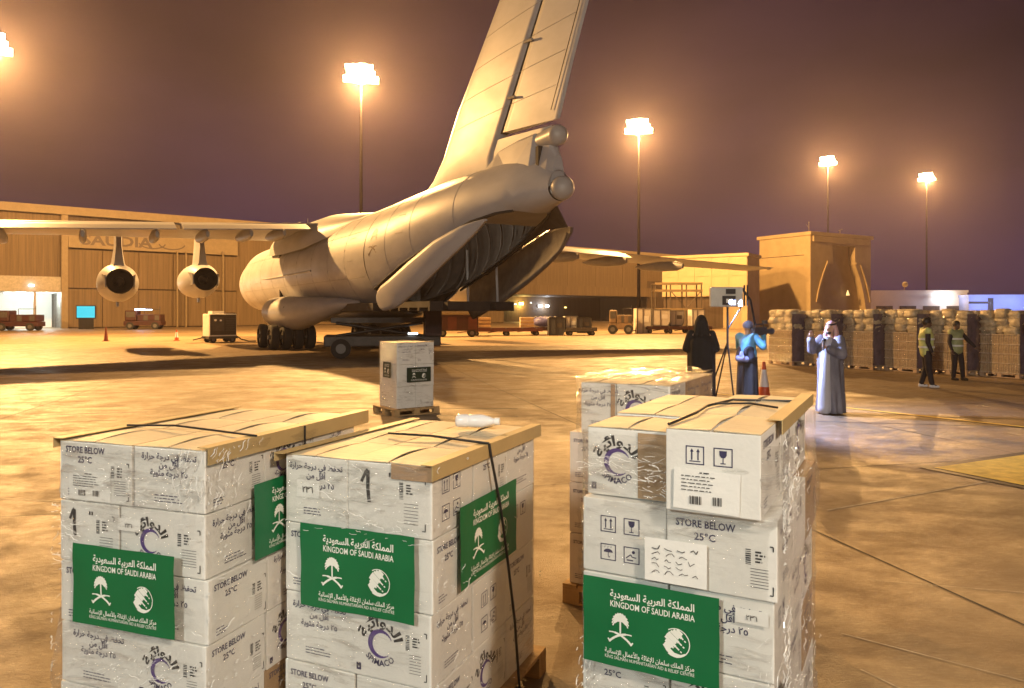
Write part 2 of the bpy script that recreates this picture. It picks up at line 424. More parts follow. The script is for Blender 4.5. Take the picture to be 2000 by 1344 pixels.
# lit bay at the left
bay = MB(); bay.box(-8, t125, 9, 9.2, 0, 4.4); bay.box(-8.2,-8, .2, 9, 0, 4.4); bay.box(t125, t125+.2, .26, 9, 0, 4.4); bay.box(-8, t125, .2, 9, 4.36, 4.39)
bay.build('bay_interior', m_white, hang)
MB().box(t_of(68)-.12, t_of(68)+.12, .0, .3, 0, 4.4).build('door_post', m_steel, hang)
MB().box(t_of(14), t_of(62), 3.0, 3.15, 4.15, 4.3).build('tube_light', m_glow, hang)
light('bay_light', (t_of(50), 3.5, 4.0), 800, (.88,1,.93), .4, parent=hang)
light('bay_light', (t_of(100), 3.5, 4.0), 700, (.88,1,.93), .4, parent=hang)
MB().box(t_of(60)-.25, t_of(60)+.25, -.8, -.35, 5.0, 5.2).build('door_lamp', m_glow, hang)
# open bay on the right with things inside
bay = MB(); bay.box(t990, t1265, 14, 14.2, 0, 5.2); bay.box(t990-.2, t990, .26, 14, 0, 5.2); bay.box(t1265, t1265+.2, .26, 14, 0, 5.2)
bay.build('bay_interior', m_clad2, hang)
for px, py, mm, s_ in [(1108,592,m_glowy,.55),(1146,597,m_glow,.42),(1160,597,m_glow,.42),(1070,586,m_glow,.12),(1097,593,m_glow,.12),(1128,590,m_glow,.1),(1056,590,m_glow,.12),(1196,600,m_glowy,.2)]:
    tt = t_of(px); zz = max(.6, min(5.0, z_of(px, py)*1.0)); MB().box(tt-s_, tt+s_, 13.7, 13.9, zz-s_*.5, zz+s_*.5).build('bay_lamp', mm, hang)
light('bay_light', (t_of(1108), 12.9, 3.4), 1300, (1,.66,.16), .3, parent=hang)
light('bay_light', (t_of(1153), 12.9, 3.3), 800, (.85,.92,1), .3, parent=hang)

# annexe, tower and low buildings on the right
def prism(mb, pts, z0, z1, mi=0):
    n = len(pts); vs = [(p[0],p[1],z0) for p in pts]+[(p[0],p[1],z1) for p in pts]
    mb.add(vs, [tuple(range(n))[::-1], tuple(range(n,2*n))]+[(i,(i+1)%n,n+(i+1)%n,n+i) for i in range(n)], mi)
    return mb
m_plaster = mat('sand plaster', (.44,.34,.19), .75, var=.12, scale=.6, bump=.12, bscale=14)
def building(name, label, corner, e, w_, d_, z, m, cat='building'):
    """corner: nearest bottom corner; e: unit vector of the face running left; w_: its length; d_: length of the face running right"""
    rz = math.atan2(-e[1], -e[0])  # local +x runs from the left end to the corner
    t = thing(name, label, cat, (corner[0], corner[1], 0), rz)
    return t
# annexe: local x from -L (left end) to 0 (corner); +y goes back
def face_dir(a, b): d = V((b[0]-a[0], b[1]-a[1], 0)); return d.normalized(), d.length
ax, L1 = face_dir((19.0,93.9),(27.9,88))
an = thing('annexe_building', 'flat roofed sand coloured annexe between the hangar and the arched tower', 'building', (27.9,88,0), math.atan2(ax.y, ax.x))
b = MB(); b.box(-L1, 0, 0, 5.2, 3.9, 8.65); b.box(-2.9, 0, 0, 5.2, 0, 3.9); b.build('wall', m_plaster, an)
MB().box(-L1-.2, .2, -.2, 5.4, 8.65, 9.0).build('roof', m_plaster, an)
me = MB().box(.02, 2.1, -.05, 0, .02, 2.28).mesh('wall_panel', m_plaster)
for a in range(5):
    for c in range(2): inst(me, 'wall_panel', an, Matrix.Translation((-L1+a*2.13, -.002, 4.0+c*2.32)))
MB().box(-L1, -2.9, .5, .7, 0, 3.9).build('back_wall', m_clad2, an)
# maintenance dock / scaffold in front of the annexe
sc_ = thing('maintenance_dock', 'two level steel maintenance dock in front of the annexe, left of the light stand', 'scaffold', (gx(1325,84),84,0), 0)
m_scaf = mat('dock steel', (.06,.045,.03), .6, .2, .3, 3)
for xx in (-2.6,-.9,.9,2.6):
    for yy in (0,2.2): MB().tube((xx,yy,0),(xx,yy,5.2),.08).build('post', m_scaf, sc_)
for zz in (2.3,4.4,5.2): 
    MB().box(-2.7,2.7,-.1,2.3,zz-.08,zz).box(-2.7,2.7,-.14,-.1,zz-.14,zz+.12).build('deck', mat('dock deck', (.14,.10,.05), .6, var=.3, scale=2), sc_)
for s_ in ((-2.6,0,-.9,2.3),(.9,2.3,2.6,4.4),(-.9,4.4,.9,2.3)): MB().tube((s_[0],-.02,s_[1]),(s_[2],-.02,s_[3]),.05).build('brace', m_scaf, sc_)

# arched tower
tc_ = (38.2, 95.0); lx, LL = face_dir((33.1,101.5), tc_); rx, LR = face_dir(tc_, (49.0,101.4))
tw = thing('arched_tower', 'square sand coloured tower block with a tall recessed pointed arch', 'tower', (*tc_,0), math.atan2(rx.y, rx.x))
TZ = 12.3
# local: +x along the arched face, +y back
tb = MB(); tb.box(0, LR, .955, 8.2, 0, TZ-.45); tb.build('wall', m_plaster, tw)
tb = MB(); tb.box(-.25, LR+.25, -.25, 8.45, TZ-.45, TZ); tb.build('parapet', m_plaster, tw)
MB().box(-.03, LR+.03, .96, 8.2, TZ-3.0, TZ-2.92).build('string_course', m_clad2, tw)
# face with a tall bell shaped recess: straight neck above, flaring pointed arch below
mid = LR*.54
def bell(z, g=0):
    if z > 8.4: return 2.35+g*.7
    q = (8.4-z)/8.4; return 2.35+g+2.5*(1-(1-q)**2.1)
zs = [i*.35 for i in range(int((TZ-1.5)/.35)+1)]+[TZ-1.5]
fa = MB()
for sd in (-1,1):
    for za, zb in zip(zs, zs[1:]):
        ha, hb_ = bell(za), bell(zb); xe = 0 if sd < 0 else LR
        q = [(mid+sd*ha,0,za),(xe,0,za),(xe,0,zb),(mid+sd*hb_,0,zb)]; fa.add(q, [(0,1,2,3) if sd > 0 else (3,2,1,0)])
        fa.add([(mid+sd*ha,0,za),(mid+sd*hb_,0,zb),(mid+sd*hb_,.95,zb),(mid+sd*ha,.95,za)], [(0,1,2,3)])
fa.box(0, LR, 0, .95, TZ-1.5, TZ-.46); fa.box(0,.3,0.01,.95,0,TZ-1.5); fa.box(LR-.3,LR,0.01,.95,0,TZ-1.5)
fa.build('arch_wall', m_plaster, tw)
for sd in (-1,1):
    tr = MB(); rings = []
    for z in [i*.3 for i in range(29)]:
        h_ = bell(z, .95); rings.append([(mid+sd*h_,-.14,z),(mid+sd*(h_+.3),-.14,z),(mid+sd*(h_+.3),-.003,z),(mid+sd*h_,-.003,z)])
    tr.loft([r for r in rings if abs(r[1][0]-mid) < LR*.46], smooth=False, cap0=True, cap1=True)
    tr.box(*sorted((mid+sd*2.45, mid+sd*3.55)), -.13, -.004, 8.35, 8.65); tr.build('arch_moulding', m_plaster, tw)
MB().box(.4,LR-.4,-.22,-.003,TZ-1.25,TZ-.5).build('cornice', m_plaster, tw)
sg = MB(); sg.tube((mid+1.2,.3,4.2),(mid+1.2,.3,4.9),.28,.05,3); sg.build('wall_lamp', mat('wall lamp', (.8,.7,.4), .5, emit=(1,.75,.3), estr=1.2), tw)
ms = MB(); ms.tube((0.2,.4,TZ),(0.2,.4,TZ+1.3),.04); ms.tube((0.2,.4,TZ+.5),(-.3,.4,TZ+.9),.03); ms.ball((.2,.4,TZ+1.2),.09,8,6); ms.build('antenna', m_trim, tw)
ms = MB(); ms.tube((6.5,.4,TZ),(6.5,.4,TZ+.5),.05); ms.tube((6.2,.4,TZ+.5),(7.0,.4,TZ+.7),.05); ms.build('roof_lamp', m_trim, tw)
# low pale building and the bluish one beside it
m_pale = mat('pale render', (.66,.60,.52), .7, var=.08, scale=.5)
lb = thing('low_building', 'low pale flat roofed building right of the arched tower', 'building', (gx(1698,112),112,0), R(-4))
MB().box(0, 14.2, 0, 9, 0, 4.9).build('wall', m_pale, lb); MB().box(-.1, 14.3, -.15, 9.1, 4.9, 5.25).build('parapet', m_pale, lb)
for k in range(4): MB().box(1+k*3.4, 3.4+k*3.4, -.05, 0, .1, 2.9).build('door_panel', m_clad2, lb)
MB().box(9.2,10.0,-.8,-.4,4.0,4.3).build('wall_lamp', m_glowb, lb); light('wall_light', (11.2,-1.4,4.1), 260, (.8,.88,1), .25, parent=lb)
MB().tube((6,2,5.25),(6,2,5.9),.06).ball((6.1,2,6.2),.42,10,8).build('roof_dome', m_trim, lb)
bb = thing('blue_building', 'low building at the right edge washed in blue light', 'building', (gx(1892,108),108,0), R(-8))
m_bl = mat('blue grey render', (.20,.24,.42), .6, var=.1, scale=.5)
MB().box(0, 16, 0, 9, 0, 4.1).build('wall', m_bl, bb); MB().box(-.1, 16, -.15, 9.1, 4.1, 4.5).build('parapet', m_bl, bb)
MB().box(2.6,3.3,-.06,0,0,4.0).box(0,2.6,-.06,0,3.2,3.5).build('pilaster', m_dark, bb)
light('blue_light', (1.5,-3,3.4), 900, (.35,.5,1), .3, parent=bb); light('blue_light', (6,-3,3.4), 900, (.35,.5,1), .3, parent=bb)

# ------------------------------------------------------------------ cargo aircraft
m_air = mat('aircraft paint', (.40,.40,.415), .45, var=.16, scale=.5, stretch=(1,1,2.2))
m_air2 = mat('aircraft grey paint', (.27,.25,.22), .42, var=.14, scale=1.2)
m_rad = mat('radome grey', (.36,.35,.34), .4)
m_exh = mat('burnt exhaust metal', (.012,.010,.008), .7, .2)
m_rub = mat('tyre rubber', (.018,.017,.016), .8, bump=.2, scale=8)
m_hub = mat('wheel hub', (.14,.13,.12), .5, .5)
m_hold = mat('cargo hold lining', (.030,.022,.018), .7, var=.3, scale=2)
m_rib = mat('hold frame', (.07,.058,.05), .55, var=.2, scale=3)
m_seal = mat('dark gap', (.02,.018,.016), .8)
m_insig = mat('insignia brown', (.10,.06,.045), .5)
AC = thing('cargo_aircraft', 'huge white four engined cargo aircraft seen from behind with its rear cargo doors open', 'aircraft', (-9.9,41.5,0), R(120))
# stations: x, zc, half width, upper half height, lower half height, cut height (None = closed)
ST = [(21.6,3.7,.25,.25,.25,None),(21.0,3.75,.95,.9,.9,None),(19.6,3.9,1.6,1.5,1.6,None),(17.5,4.05,2.05,1.95,2.0,None),(14.5,4.2,2.32,2.3,2.3,None),(11,4.2,2.4,2.35,2.35,None),
      (4,4.2,2.4,2.35,2.35,None),(-4,4.2,2.4,2.35,2.35,None),(-8,4.2,2.4,2.38,2.35,None),(-10,4.22,2.4,2.38,2.3,None),(-11.9,4.28,2.38,2.36,2.25,None),(-12.0,4.3,2.38,2.35,2.4,2.9),
      (-13.5,4.5,2.3,2.2,2.3,3.3),(-15,4.75,2.18,2.0,2.2,3.72),(-16.5,4.98,2.0,1.83,2.0,4.12),(-18,5.2,1.72,1.62,1.75,4.52),(-19.3,5.35,1.42,1.48,1.1,4.88),(-20.4,5.45,1.12,1.35,.8,5.05),
      (-21.0,5.5,.95,1.28,.55,5.1),(-21.3,5.52,.85,1.2,.5,None),(-22.0,5.58,.6,.95,.44,None),(-22.6,5.6,.4,.55,.36,None)]
def sect(s_, n, inset=0, gapz=0):
    x, zc, hwd, ht, hb, cut = s_; hwd -= inset; ht -= inset; hb -= inset
    if cut is None: a0 = -pi/2+1e-4
    else: a0 = -math.asin(min(1, (zc-cut)/max(hb,.01)))
    pts = []
    for i in range(n+1):
        a = a0+(pi-2*a0)*i/n; pts.append((x, hwd*cos(a), zc+(ht if sin(a) > 0 else hb)*sin(a)))
    return pts
def interp(sts, k=3):
    out = []
    for a, b in zip(sts, sts[1:]):
        same = (a[5] is None) == (b[5] is None) and abs(a[0]-b[0]) > .5
        m_ = k if same else 1
        for i in range(m_):
            t = i/m_; out.append(tuple((a[q]*(1-t)+b[q]*t) if (a[q] is not None and b[q] is not None) else a[q] for q in range(6)))
    out.append(sts[-1]); return out
closed = [s_ for s_ in ST if s_[0] >= -11.95]
tail = [s_ for s_ in ST if s_[0] <= -11.99]
F = MB(); F.loft([sect(s_, 56) for s_ in interp(closed)], closed=False)
F.loft([sect(s_, 56) for s_ in interp(tail)], closed=False)
# belly sill where the hold opens: thin rim
F.build('fuselage', m_air, AC)
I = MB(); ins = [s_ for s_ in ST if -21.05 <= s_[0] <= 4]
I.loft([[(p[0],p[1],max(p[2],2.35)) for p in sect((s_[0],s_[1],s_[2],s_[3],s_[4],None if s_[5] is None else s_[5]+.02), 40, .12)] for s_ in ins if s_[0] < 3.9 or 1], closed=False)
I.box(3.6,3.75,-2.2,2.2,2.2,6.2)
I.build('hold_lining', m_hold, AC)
for x in [-1,-3,-5,-7,-9,-10.5,-12.2,-13.4,-14.6,-15.8,-17,-18.2]:
    s_ = None
    for a, b in zip(ST, ST[1:]):
        if a[0] >= x >= b[0]:
            t = (a[0]-x)/max(1e-6,a[0]-b[0]); s_ = [a[q]*(1-t)+b[q]*t for q in range(5)]
            s_.append(None if a[5] is None or b[5] is None else a[5]*(1-t)+b[5]*t)
    pts = [p for p in sect(tuple(s_), 24, .22) if p[2] > 2.5]
    MB().path(pts, .045, 5).build('hold_frame', m_rib, AC)
m_line = mat('panel seam', (.28,.27,.26), .6)
for x in (15,11.5,8.2,5,2,-1,-4,-6.8,-9.4,-14,-16,-18.6):
    sx_ = None
    for a, b in zip(ST, ST[1:]):
        if a[0] >= x >= b[0] and (a[5] is None) == (b[5] is None):
            t = (a[0]-x)/(a[0]-b[0]); sx_ = tuple(a[q]*(1-t)+b[q]*t if a[q] is not None else None for q in range(6))
    if sx_: MB().path(sect(sx_, 40, -.002), .008, 4).build('panel_seam', m_line, AC)
for z_, xa_, xb_ in ((5.3,-12,15),(3.4,-11.5,15),(6.1,-15,-3)):
    pts = []
    for i in range(40):
        x = xa_+(xb_-xa_)*i/39
        for a, b in zip(ST, ST[1:]):
            if a[0] >= x >= b[0]:
                t = (a[0]-x)/max(1e-6,a[0]-b[0]); zc, hw_, ht_, hb_ = [a[q]*(1-t)+b[q]*t for q in (1,2,3,4)]
        q_ = (z_-zc)/(ht_ if z_ > zc else hb_)
        if abs(q_) < .97: pts.append((x, hw_*math.sqrt(1-q_*q_)+.002, z_))
    if len(pts) > 2: MB().path(pts, .008, 4).build('panel_seam', m_line, AC)
for x_, z_, a_, b_ in ((9.5,4.6,.5,.8),(12.5,4.9,.3,.3),(-10.2,4.6,.35,.5),(-15.2,5.2,.3,.35)):
    hp = Decal(); hp.frame(-a_, a_, -b_, b_, .02)
    def hsk(u_, v_, c_, x0=x_, z0=z_):
        x = x0+u_; z = z0+v_
        for a, b in zip(ST, ST[1:]):
            if a[0] >= x >= b[0]: t = (a[0]-x)/max(1e-6,a[0]-b[0]); zc, hw_, ht_, hb_ = [a[q]*(1-t)+b[q]*t for q in (1,2,3,4)]
        q_ = (z-zc)/(ht_ if z > zc else hb_); return (x, hw_*math.sqrt(max(0,1-q_*q_))+.012, z)
    hp.build('hatch_outline', [m_line], AC, hsk)
# cut lip along the opening
for sd in (1,-1):
    lip = [(s_[0], sd*(sect(s_,2)[0][1]), s_[5]) for s_ in interp([q for q in tail if q[5]],3)]
    MB().path(lip, .05, 6).build('door_sill', m_seal, AC)
# aft bulkhead closing the tail above the doors
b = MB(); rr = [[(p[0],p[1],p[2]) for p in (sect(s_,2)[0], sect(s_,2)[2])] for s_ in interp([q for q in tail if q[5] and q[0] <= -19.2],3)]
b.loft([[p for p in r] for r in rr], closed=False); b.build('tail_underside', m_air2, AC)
# folded centre door inside the tail
D_ = MB(); D_.loft([[(x,-1.2+q*.0,z),(x,1.2,z),(x,1.2,z+.12),(x,-1.2,z+.12)] for x,z,q in ((-13,5.7,0),(-16,5.9,0),(-18.6,5.95,0))], closed=True, cap0=True, cap1=True, smooth=False)
D_.build('centre_door', m_air2, AC)
for x,y,z in ((-18.8,.5,5.7),(-13.6,1.3,5.5),(-9,1.2,6.0)):
    MB().ball((x,y,z),.09,8,6,sq=(1.4,1,.6)).build('hold_lamp', mat('hold lamp', (1,.95,.85), .4, emit=(1,.9,.7), estr=6), AC)
light('hold_light', (-9,0,5.6), 60, (1,.85,.65), .1, parent=AC); light('hold_light', (-14.5,0,5.3), 60, (1,.85,.65), .1, parent=AC)
# ramp, lowered to sill height, and belly
r = MB(); r.box(-17,-9.5,-1.7,1.7,2.12,2.34)
for k in range(8): r.box(-17+k*.95,-16.85+k*.95,-1.7,1.7,2.0,2.12)
r.box(-17.4,-17,-1.2,-.7,2.05,2.3).box(-17.4,-17,.7,1.2,2.05,2.3)
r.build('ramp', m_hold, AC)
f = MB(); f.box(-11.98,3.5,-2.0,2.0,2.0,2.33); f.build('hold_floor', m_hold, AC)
cg = MB()
for k in range(7):
    cg.box(-9+k*1.5,-7.7+k*1.5,-1.35,1.35,2.36,3.9+.3*((k*7)%3))
cg.build('loaded_cargo', mat('netted cargo', (.20,.18,.16), .7, var=.5, scale=5, bump=.5), AC)
# petal doors (curved leaves) with frames
def petal(A_, M_, B_, wids, sd, tilt):
    rings = []; n = 16; nn = 8
    for i in range(n+1):
        t = i/n
        c = V(A_)*(1-t)**2+V(M_)*2*t*(1-t)+V(B_)*t*t
        wd = wids(t)
        ring_o = []; ring_i = []
        for k in range(nn+1):
            s_ = k/nn-.5
            bul = (.25-s_*s_)*.9*wd
            off = V((0, sd*(bul+tilt*s_*wd), s_*wd))
            ring_o.append(c+off); ring_i.append(c+off+V((0,-sd*.14,0)))
        rings.append([tuple(p) for p in ring_o+ring_i[::-1]])
    return rings
def leaf(st, sd, m, bulk=.22):
    rings = []; nn = 8; st2 = []
    for p, q in zip(st, st[1:]):
        for i in range(3): st2.append(tuple(p[k]*(1-i/3)+q[k]*i/3 for k in range(4)))
    st2.append(st[-1])
    for x, lat, z, wd in st2:
        o_, i_ = [], []
        for k in range(nn+1):
            s_ = k/nn-.5; bul = (.25-s_*s_)*bulk*4*wd*.35
            c = (x, lat+sd*(bul+.12*s_*wd), z+s_*wd); o_.append(c); i_.append((c[0], c[1]-sd*.12, c[2]))
        rings.append(o_+i_[::-1])
    MB().loft(rings, cap0=True, cap1=True).build('petal_door', m, AC)
leaf([(-14.55,2.75,2.42,.35),(-14.7,2.75,2.42,.62),(-15.05,2.75,2.44,.88),(-15.94,2.7,2.62,1.05),(-17.12,2.5,3.12,1.09),(-18.58,2.2,3.84,.91),(-19.77,1.85,4.38,.58),(-20.27,1.65,4.61,.32),(-20.66,1.5,4.8,.05)], 1, m_air)
leaf([(-10.9,-2.95,2.62,1.0),(-11.6,-2.95,2.62,1.95),(-14.19,-2.85,3.30,2.05),(-16.64,-2.65,3.90,1.75),(-18.4,-2.4,4.28,1.35),(-19.6,-2.15,4.48,.9),(-20.4,-2,4.70,.2)], -1, mat('door inner primer', (.15,.12,.10), .85, var=.2, scale=3))  # primer tone darkened further, standing in for shade on this leaf
up_ = [(-13.2,-2.25,5.2),(-17,-1.95,5.5),(-20,-1.2,5.4),(-21.9,-.4,5.2)]; lo_ = [(-13.4,-2.5,3.5),(-16.5,-2.25,4.35),(-18.6,-2.05,4.85),(-21.3,-1.2,4.66)]
MB().loft([[u_, l_, (l_[0],l_[1]+.1,l_[2]), (u_[0],u_[1]+.1,u_[2])] for u_, l_ in zip(up_, lo_)], smooth=False, cap0=True, cap1=True).build('aft_door_panel', m_hold, AC)
for x, z0, z1 in ((-15.2,2.3,4.0),(-12.6,2.3,4.6)): MB().tube((x,-2.0,z0),(x+.1,-2.0,z1),.05,n=6).build('door_strut', m_air, AC)
E1 = MB()
for t in (0,.2,.4,.6,.8):
    for q in (t,):
        a = V((-11.6,-3.0,3.45))*(1-q)+V((-19.7,-2.1,5.0))*q; b_ = V((-11.6,-3.0,3.45))*(1-q-.16)+V((-19.7,-2.1,5.0))*(q+.16)
        E1.tube(a+V((0,.1,.0)), b_+V((0,.1,.0)), .045, n=6)
E1.build('door_edge_strip', mat('bare metal', (.62,.58,.52), .35, .6), AC)
# tail end: radome balls, fin base block
MB().ball((-22.75,0,5.6),.36,24,16).build('tail_radome', m_rad, AC)
MB().ball((-22.5,0,7.2),.31,20,14).tube((-21.7,0,7.17),(-22.45,0,7.2),.29,.30,20).build('tail_radome', m_rad, AC)
blk = MB()
def rect_ring(x, z0, z1, w0, w1, rnd=.08):
    return [(x,w0,z0),(x,w0*.96+.04*w1,z0+.25*(z1-z0)),(x,w1,z1-rnd),(x,w1-rnd,z1),(x,-w1+rnd,z1),(x,-w1,z1-rnd),(x,-(w0*.96+.04*w1),z0+.25*(z1-z0)),(x,-w0,z0)]
blk.loft([rect_ring(-18.3,6.3,6.95,.5,.1),rect_ring(-19.2,6.1,7.35,.62,.2),rect_ring(-20.6,5.9,7.42,.62,.28),rect_ring(-21.6,5.9,7.42,.5,.30),rect_ring(-21.75,5.8,7.1,.46,.22),rect_ring(-22.3,5.6,7.0,.36,.16),rect_ring(-22.55,5.7,6.6,.25,.12)], cap0=True, cap1=True, smooth=False)
blk.build('fin_base_fairing', m_air, AC, bevel=.03)
MB().box(-22.0,-21.85,.2,.36,6.2,6.95).build('gun_port_cover', m_seal, AC)
# fin and rudder (thin lofted aerofoils)
def aero_ring(xl, xt, yc, zc, th, axis='z', t0=0, t1=1, n=10):
    """slice of a symmetric aerofoil between chord fractions t0..t1; th max thickness; axis: thickness direction y for fin, z for wing"""
    up, lo = [], []
    for i in range(n+1):
        t = t0+(t1-t0)*i/n; x = xl+(xt-xl)*t
        h_ = th*5*(.2969*math.sqrt(max(t,0))-.126*t-.3516*t*t+.2843*t**3-.1015*t**4)
        up.append((x,h_)); lo.append((x,-h_))
    pts = up+lo[::-1]
    if axis == 'fin': return [(x, yc+h_, zc) for x, h_ in pts]
    return [(x, yc, zc+h_*1.0) for x, h_ in pts]
finst = [(6.1,-11.3,-21.5,.10),(6.7,-12.4,-21.9,.30),(7.2,-13.5,-22.1,.42),(7.9,-14.45,-22.62,.44),(9.45,-15.75,-23.45,.42),(12.5,-19.0,-25.05,.36),(14.3,-20.9,-26.0,.32)]
hinge = lambda z: -19.3-(z-7.85)*.708
def fin_part(t0f, t1f, name, m, zmin=None):
    rings = []
    for z, xl, xt, th in finst:
        if zmin and z < zmin-.3: continue
        fr = (hinge(max(z,7.2))-xl)/(xt-xl); fr = max(.3, min(.95, fr))
        t0 = 0 if t0f is None else fr+t0f; t1 = 1 if t1f is None else fr+t1f
        rings.append(aero_ring(xl, xt, 0, z, th, 'fin', t0, t1, 12))
    return MB().loft(rings, cap0=True, cap1=True).build(name, m, AC)
fin_part(None, -.012, 'fin', m_air)
rr_ = []
for z, xl, xt, th in ((6.4,-11.9,-21.3,.16),(6.95,-13.0,-21.8,.34),(7.35,-13.8,-22.05,.42),(7.72,-14.2,-22.2,.42)):
    rg_ = aero_ring(xl, xt, 0, z, th, 'fin', 0, 1, 14); rr_.append([(p[0],p[1],p[2]-(.16*max(0,(-19.3-p[0])/2.9) if z > 7.3 else 0)) for p in rg_])
MB().loft(rr_, cap0=True, cap1=True).build('fin_root', m_air, AC)
rr_ = []
for z, xl, xt, th in finst[3:]:
    fr = (hinge(z)-xl)/(xt-xl)+.018; rg_ = aero_ring(xl, xt, 0, z, th, 'fin', fr, 1, 12)
    rr_.append([(p[0],p[1],p[2]-(.22*max(0,(-19.4-p[0])/3.2) if z < 8 else 0)) for p in rg_])
MB().loft(rr_, cap0=True, cap1=True).build('rudder', m_air, AC)
MB().loft([aero_ring(xl,xt,0,z,th*.7,'fin',(hinge(z)-xl)/(xt-xl)-.02,(hinge(z)-xl)/(xt-xl)+.03,3) for z,xl,xt,th in finst if z > 7.5], cap0=True,cap1=True).build('rudder_gap', m_seal, AC)
for z in (8.9,10.4,12.0):
    x = hinge(z); MB().tube((x+.15,.2,z+.02),(x-.35,.24,z-.06),.045,n=6).build('rudder_hinge', m_air2, AC)
tabs = MB()
for z0, z1 in ((7.9,10.2),(10.3,12.8)):
    pass
xa = lambda z: -22.62-(z-7.9)*.53
tabs.tube((xa(8.0)+.42,.075,8.0),(xa(13)+.38,.06,13.0),.012,n=5).tube((xa(8.0)+.42,-.075,8.0),(xa(13)+.38,-.06,13.0),.012,n=5); tabs.build('trim_tab_line', m_seal, AC)
for z in (8.7,9.6,10.5,11.4,12.3,13.2):
    def fpt(fr_):
        for (z0_,a0_,b0_,t0_),(z1_,a1_,b1_,t1_) in zip(finst, finst[1:]):
            if z0_ <= z <= z1_: q_ = (z-z0_)/(z1_-z0_); xl_=a0_+(a1_-a0_)*q_; xt_=b0_+(b1_-b0_)*q_; th_=t0_+(t1_-t0_)*q_
        x_ = xl_+(xt_-xl_)*fr_; return (x_, th_*5*(.2969*math.sqrt(fr_)-.126*fr_-.3516*fr_**2+.2843*fr_**3-.1015*fr_**4)+.004, z)
    MB().path([fpt(k/14) for k in range(1,14)], .007, 4).build('panel_seam', m_line, AC)
# stabiliser (above the frame)
for sd in (1,-1):
    MB().loft([aero_ring(-20.6,-26.4,0,14.35,.5,'w'),aero_ring(-24.6,-27.4,sd*8.7,14.5,.25,'w')],cap0=True,cap1=True).build('stabiliser', m_air, AC)
MB().loft([[(x,r_*cos(2*pi*i/16),14.4+r_*sin(2*pi*i/16)) for i in range(16)] for x,r_ in ((-19.2,.03),(-20,.3),(-22,.42),(-26,.36),(-27.3,.05))]).build('bullet_fairing', m_air, AC)
# wings
def wing(sd):
    W = []
    for y, xl, xt, z, th in ((1.6,6.2,-3.6,6.45,1.05),(4,4.95,-3.7,6.32,.95),(8.5,2.6,-3.9,6.0,.75),(13,.2,-5.2,5.68,.6),(19,-2.9,-7.0,5.2,.45),(25.2,-6.1,-9.0,4.72,.28)):
        W.append(aero_ring(xl,xt,sd*y,z,th/2,'w',n=12))
    MB().loft(W, cap0=True, cap1=True).build('wing', m_air, AC)
    fl = MB()
    for (y0,xt0,z0),(y1,xt1,z1) in ((((2.6),-3.55,6.25),(8.3,-3.8,5.92)),((8.6,-3.85,5.9),(15.6,-5.7,5.38))):
        fl.loft([[(xt_+.55,sd*y_,z_+.20),(xt_+.1,sd*y_,z_+.17),(xt_-.6,sd*y_,z_-.02),(xt_-1.15,sd*y_,z_-.24),(xt_-1.15,sd*y_,z_-.28),(xt_-.5,sd*y_,z_-.14),(xt_+.55,sd*y_,z_-.1)] for xt_,y_,z_ in ((xt0,y0,z0),(xt1,y1,z1))],cap0=True,cap1=True,smooth=False)
    fl.build('flap', m_air, AC)
    for y in (3.9,5.4,7.3,9.4,12.2,15.0,18.4):
        xt = -3.75 if y < 8.5 else -3.9-(y-8.5)*.3; z = 6.35-.072*(y-2)
        rings = []
        for x, r_ in ((xt+3.2,.02),(xt+2.4,.16),(xt+.8,.25),(xt-.7,.22),(xt-1.2,.12)):
            rings.append([(x, sd*y+r_*.62*cos(2*pi*i/12), z-.36-.12*(xt+3-x)/4+r_*1.25*sin(2*pi*i/12)) for i in range(12)])
        MB().loft(rings, cap0=True, cap1=True).build('flap_track_fairing', m_air2, AC)
    # static wicks / pylon lights near the tip
    MB().ball((-8.4,sd*25.3,4.72),.1,8,6,sq=(2,1,1)).build('wing_tip_light', m_rad, AC)
for sd in (1,-1): wing(sd)
# wing to body fairing
MB().loft([[(x,hw_*cos(a),z0+h_*max(0,sin(a))**.8) for a in [pi*i/20 for i in range(21)]] for x,hw_,z0,h_ in ((9.5,.2,6.3,.1),(8,1.6,5.9,.8),(6,2.3,5.4,1.6),(2,2.5,5.2,1.95),(-3,2.5,5.2,1.9),(-5.5,2.1,5.5,1.35),(-8,1.2,6.1,.5),(-9.3,.3,6.4,.15))],closed=False).build('wing_root_fairing', m_air, AC)
MB().ball((1.5,1.6,6.95),.1,8,6).tube((1.2,1.2,6.8),(1.2,1.2,7.25),.02).build('antenna', m_air2, AC)
